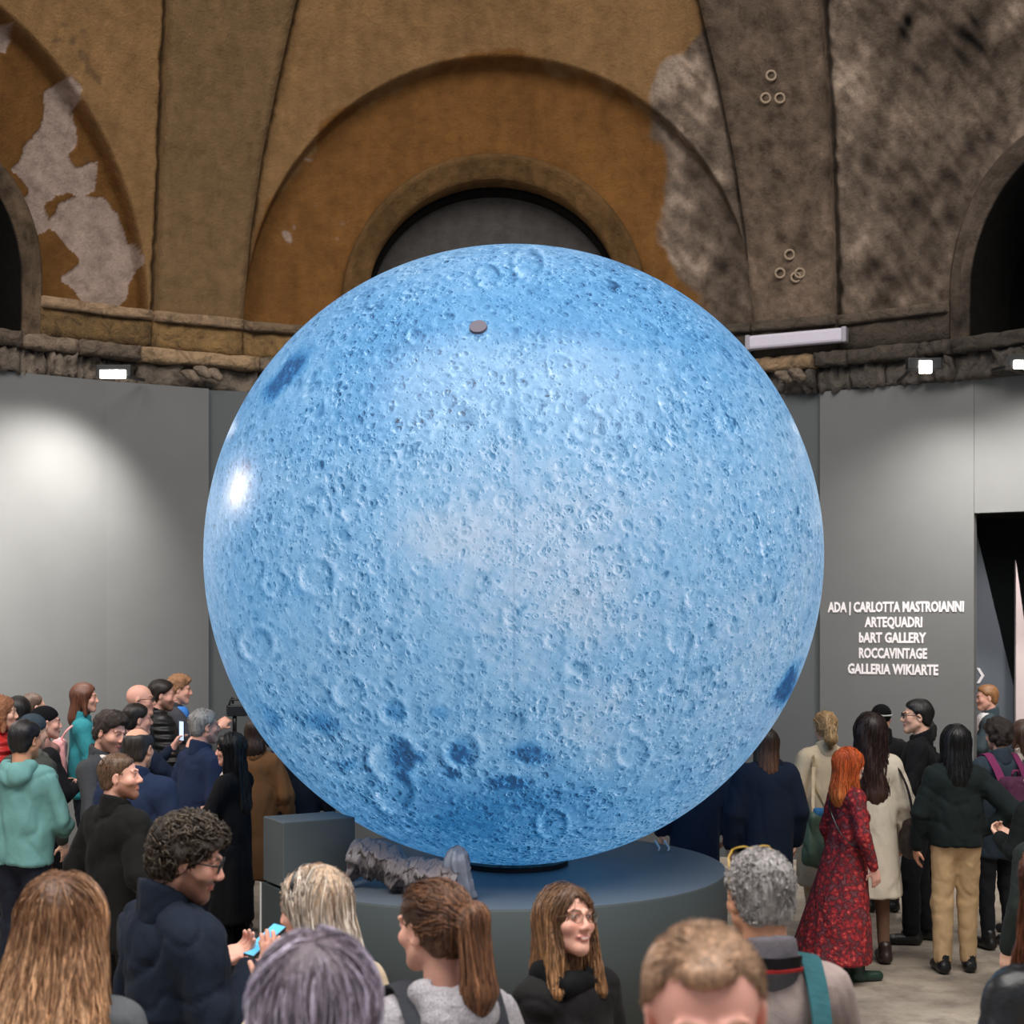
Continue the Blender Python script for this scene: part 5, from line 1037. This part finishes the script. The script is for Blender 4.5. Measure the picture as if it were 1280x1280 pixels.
blob('bag_body', [('+', rbox((-.19, -.34, .82), (.125, .055, .21), roty(.10), .05), .02), ('+', ell((-.19, -.35, .74), (.13, .075, .13)), .05)], M('leather', (84, 108, 92), rough=.5), r, k, .014, .008)
blob('bag_lining', [('+', rbox((-.16, -.34, 1.02), (.085, .05, .04), roty(.10), .03), .01)], M('fabric', (60, 120, 170)), r, k, .012, .006)
for x in (-.25, -.11): strap('bag_strap', [(x, -.34, 1.0), (-.19, -.22, 1.22), (-.14, -.11, 1.42), (-.13, .0, 1.475), (-.15, .1, 1.38)], .012, M('leather', (196, 170, 132)), r, k)
I = F['cream']; k = I['k']; r = worn('shoulder_bag', 'dark brown shoulder bag hanging beside the cream trench coat', 'bag', I)
blob('bag_body', [('+', rbox((.275, -.04, .90), (.055, .13, .14), rotx(.1), .05), .01), ('+', ell((.275, -.04, .86), (.065, .13, .11)), .04)], M('leather', (44, 34, 38)), r, k)
strap('bag_strap', [(.275, -.14, 1.0), (.23, -.13, 1.25), (.15, -.07, 1.45), (.14, .0, 1.475), (.18, .10, 1.38), (.28, .06, 1.02)], .011, M('leather', (40, 30, 34)), r, k)
I = F['red']; k = I['k']; strap('crossbody_strap', [(-.13, -.04, 1.475), (-.04, -.155, 1.33), (.10, -.15, 1.16), (.19, -.10, 1.06), (.22, .0, 1.02)], .009, M('leather', (22, 20, 22)), I['root'], k)
I = F['curlyright']; backpack(I, 'dark plum backpack on the denim jacket by the doorway', (74, 40, 62), (112, 44, 82), z=1.16, h=.19, y=-.25, b=.02)
I = F['teal']; k = I['k']; r = worn('tote_bag', 'pale pink cloth bag hanging behind the teal jacket', 'bag', I)
blob('bag_body', [('+', rbox((.02, -.19, 1.12), (.13, .06, .19), None, .06), .02)], M('fabric', (226, 160, 162)), r, k, .018, .010)
strap('bag_strap', [(.05, -.19, 1.28), (.12, -.14, 1.38), (.13, -.02, 1.475), (.15, .10, 1.36)], .014, M('fabric', (226, 160, 162)), r, k)
I = F['blackhair']; k = I['k']; r = worn('handbag', 'small tan handbag with a silver clasp held at the long black coat', 'bag', I)
blob('bag_body', [('+', rbox((-.24, .26, .66), (.035, .075, .095), None, .03), .01)], M('leather', (186, 112, 70)), r, k, .012)
blob('clasp', [('+', rbox((-.275, .26, .79), (.02, .05, .025), None, .01), .005)], M('plain', (190, 190, 190), rough=.25, metal=1.0), r, k, .009, 0)
tube('bag_handle', [np.array(p) * k for p in ((-.24, .19, .75), (-.2, .18, 1.0), (-.16, .2, 1.12), (-.2, .26, 1.0), (-.24, .32, .75))], .008, M('leather', (150, 88, 54)), r, 6)
# video camera on a grip
I = F['filmer']; hm = (I['hands'][0] + I['hands'][1]) / 2; p = I['W'](hm + np.array([0, .10, .02])); R = I['Rw']
r = empty('video_camera', p); tag(r, 'black video camera on a hand grip held up towards the moon', 'camera')
CB = M('plain', (20, 21, 23), rough=.45)
box('camera_body', R @ np.array([0, 0, .06]), (.045, .09, .05), CB, r, R, .008)
tube('camera_lens', [R @ np.array([0, y, .06]) for y in (.08, .14, .20, .24)], [.036, .036, .042, .044], CB, r, 16)
tube('grip', [R @ np.array([0, -.02, z]) for z in (.02, -.06, -.14)], .02, CB, r, 10)
tube('top_handle', [R @ np.array(q) for q in ((0, -.07, .11), (0, -.06, .16), (0, .06, .16), (0, .07, .11))], .010, CB, r, 8)
box('monitor', R @ np.array([-.06, -.03, .15]), (.045, .008, .03), CB, r, R, .004)
I = F['hat']; a_ = np.linspace(0, 2 * math.pi, 24, endpoint=False); H = I['H']
tube('hat_band', [H((.086 * math.cos(t), -.012 + .103 * math.sin(t), .035)) for t in a_], .008, M('plain', (190, 190, 190)), I['root'], 6, closed=True)
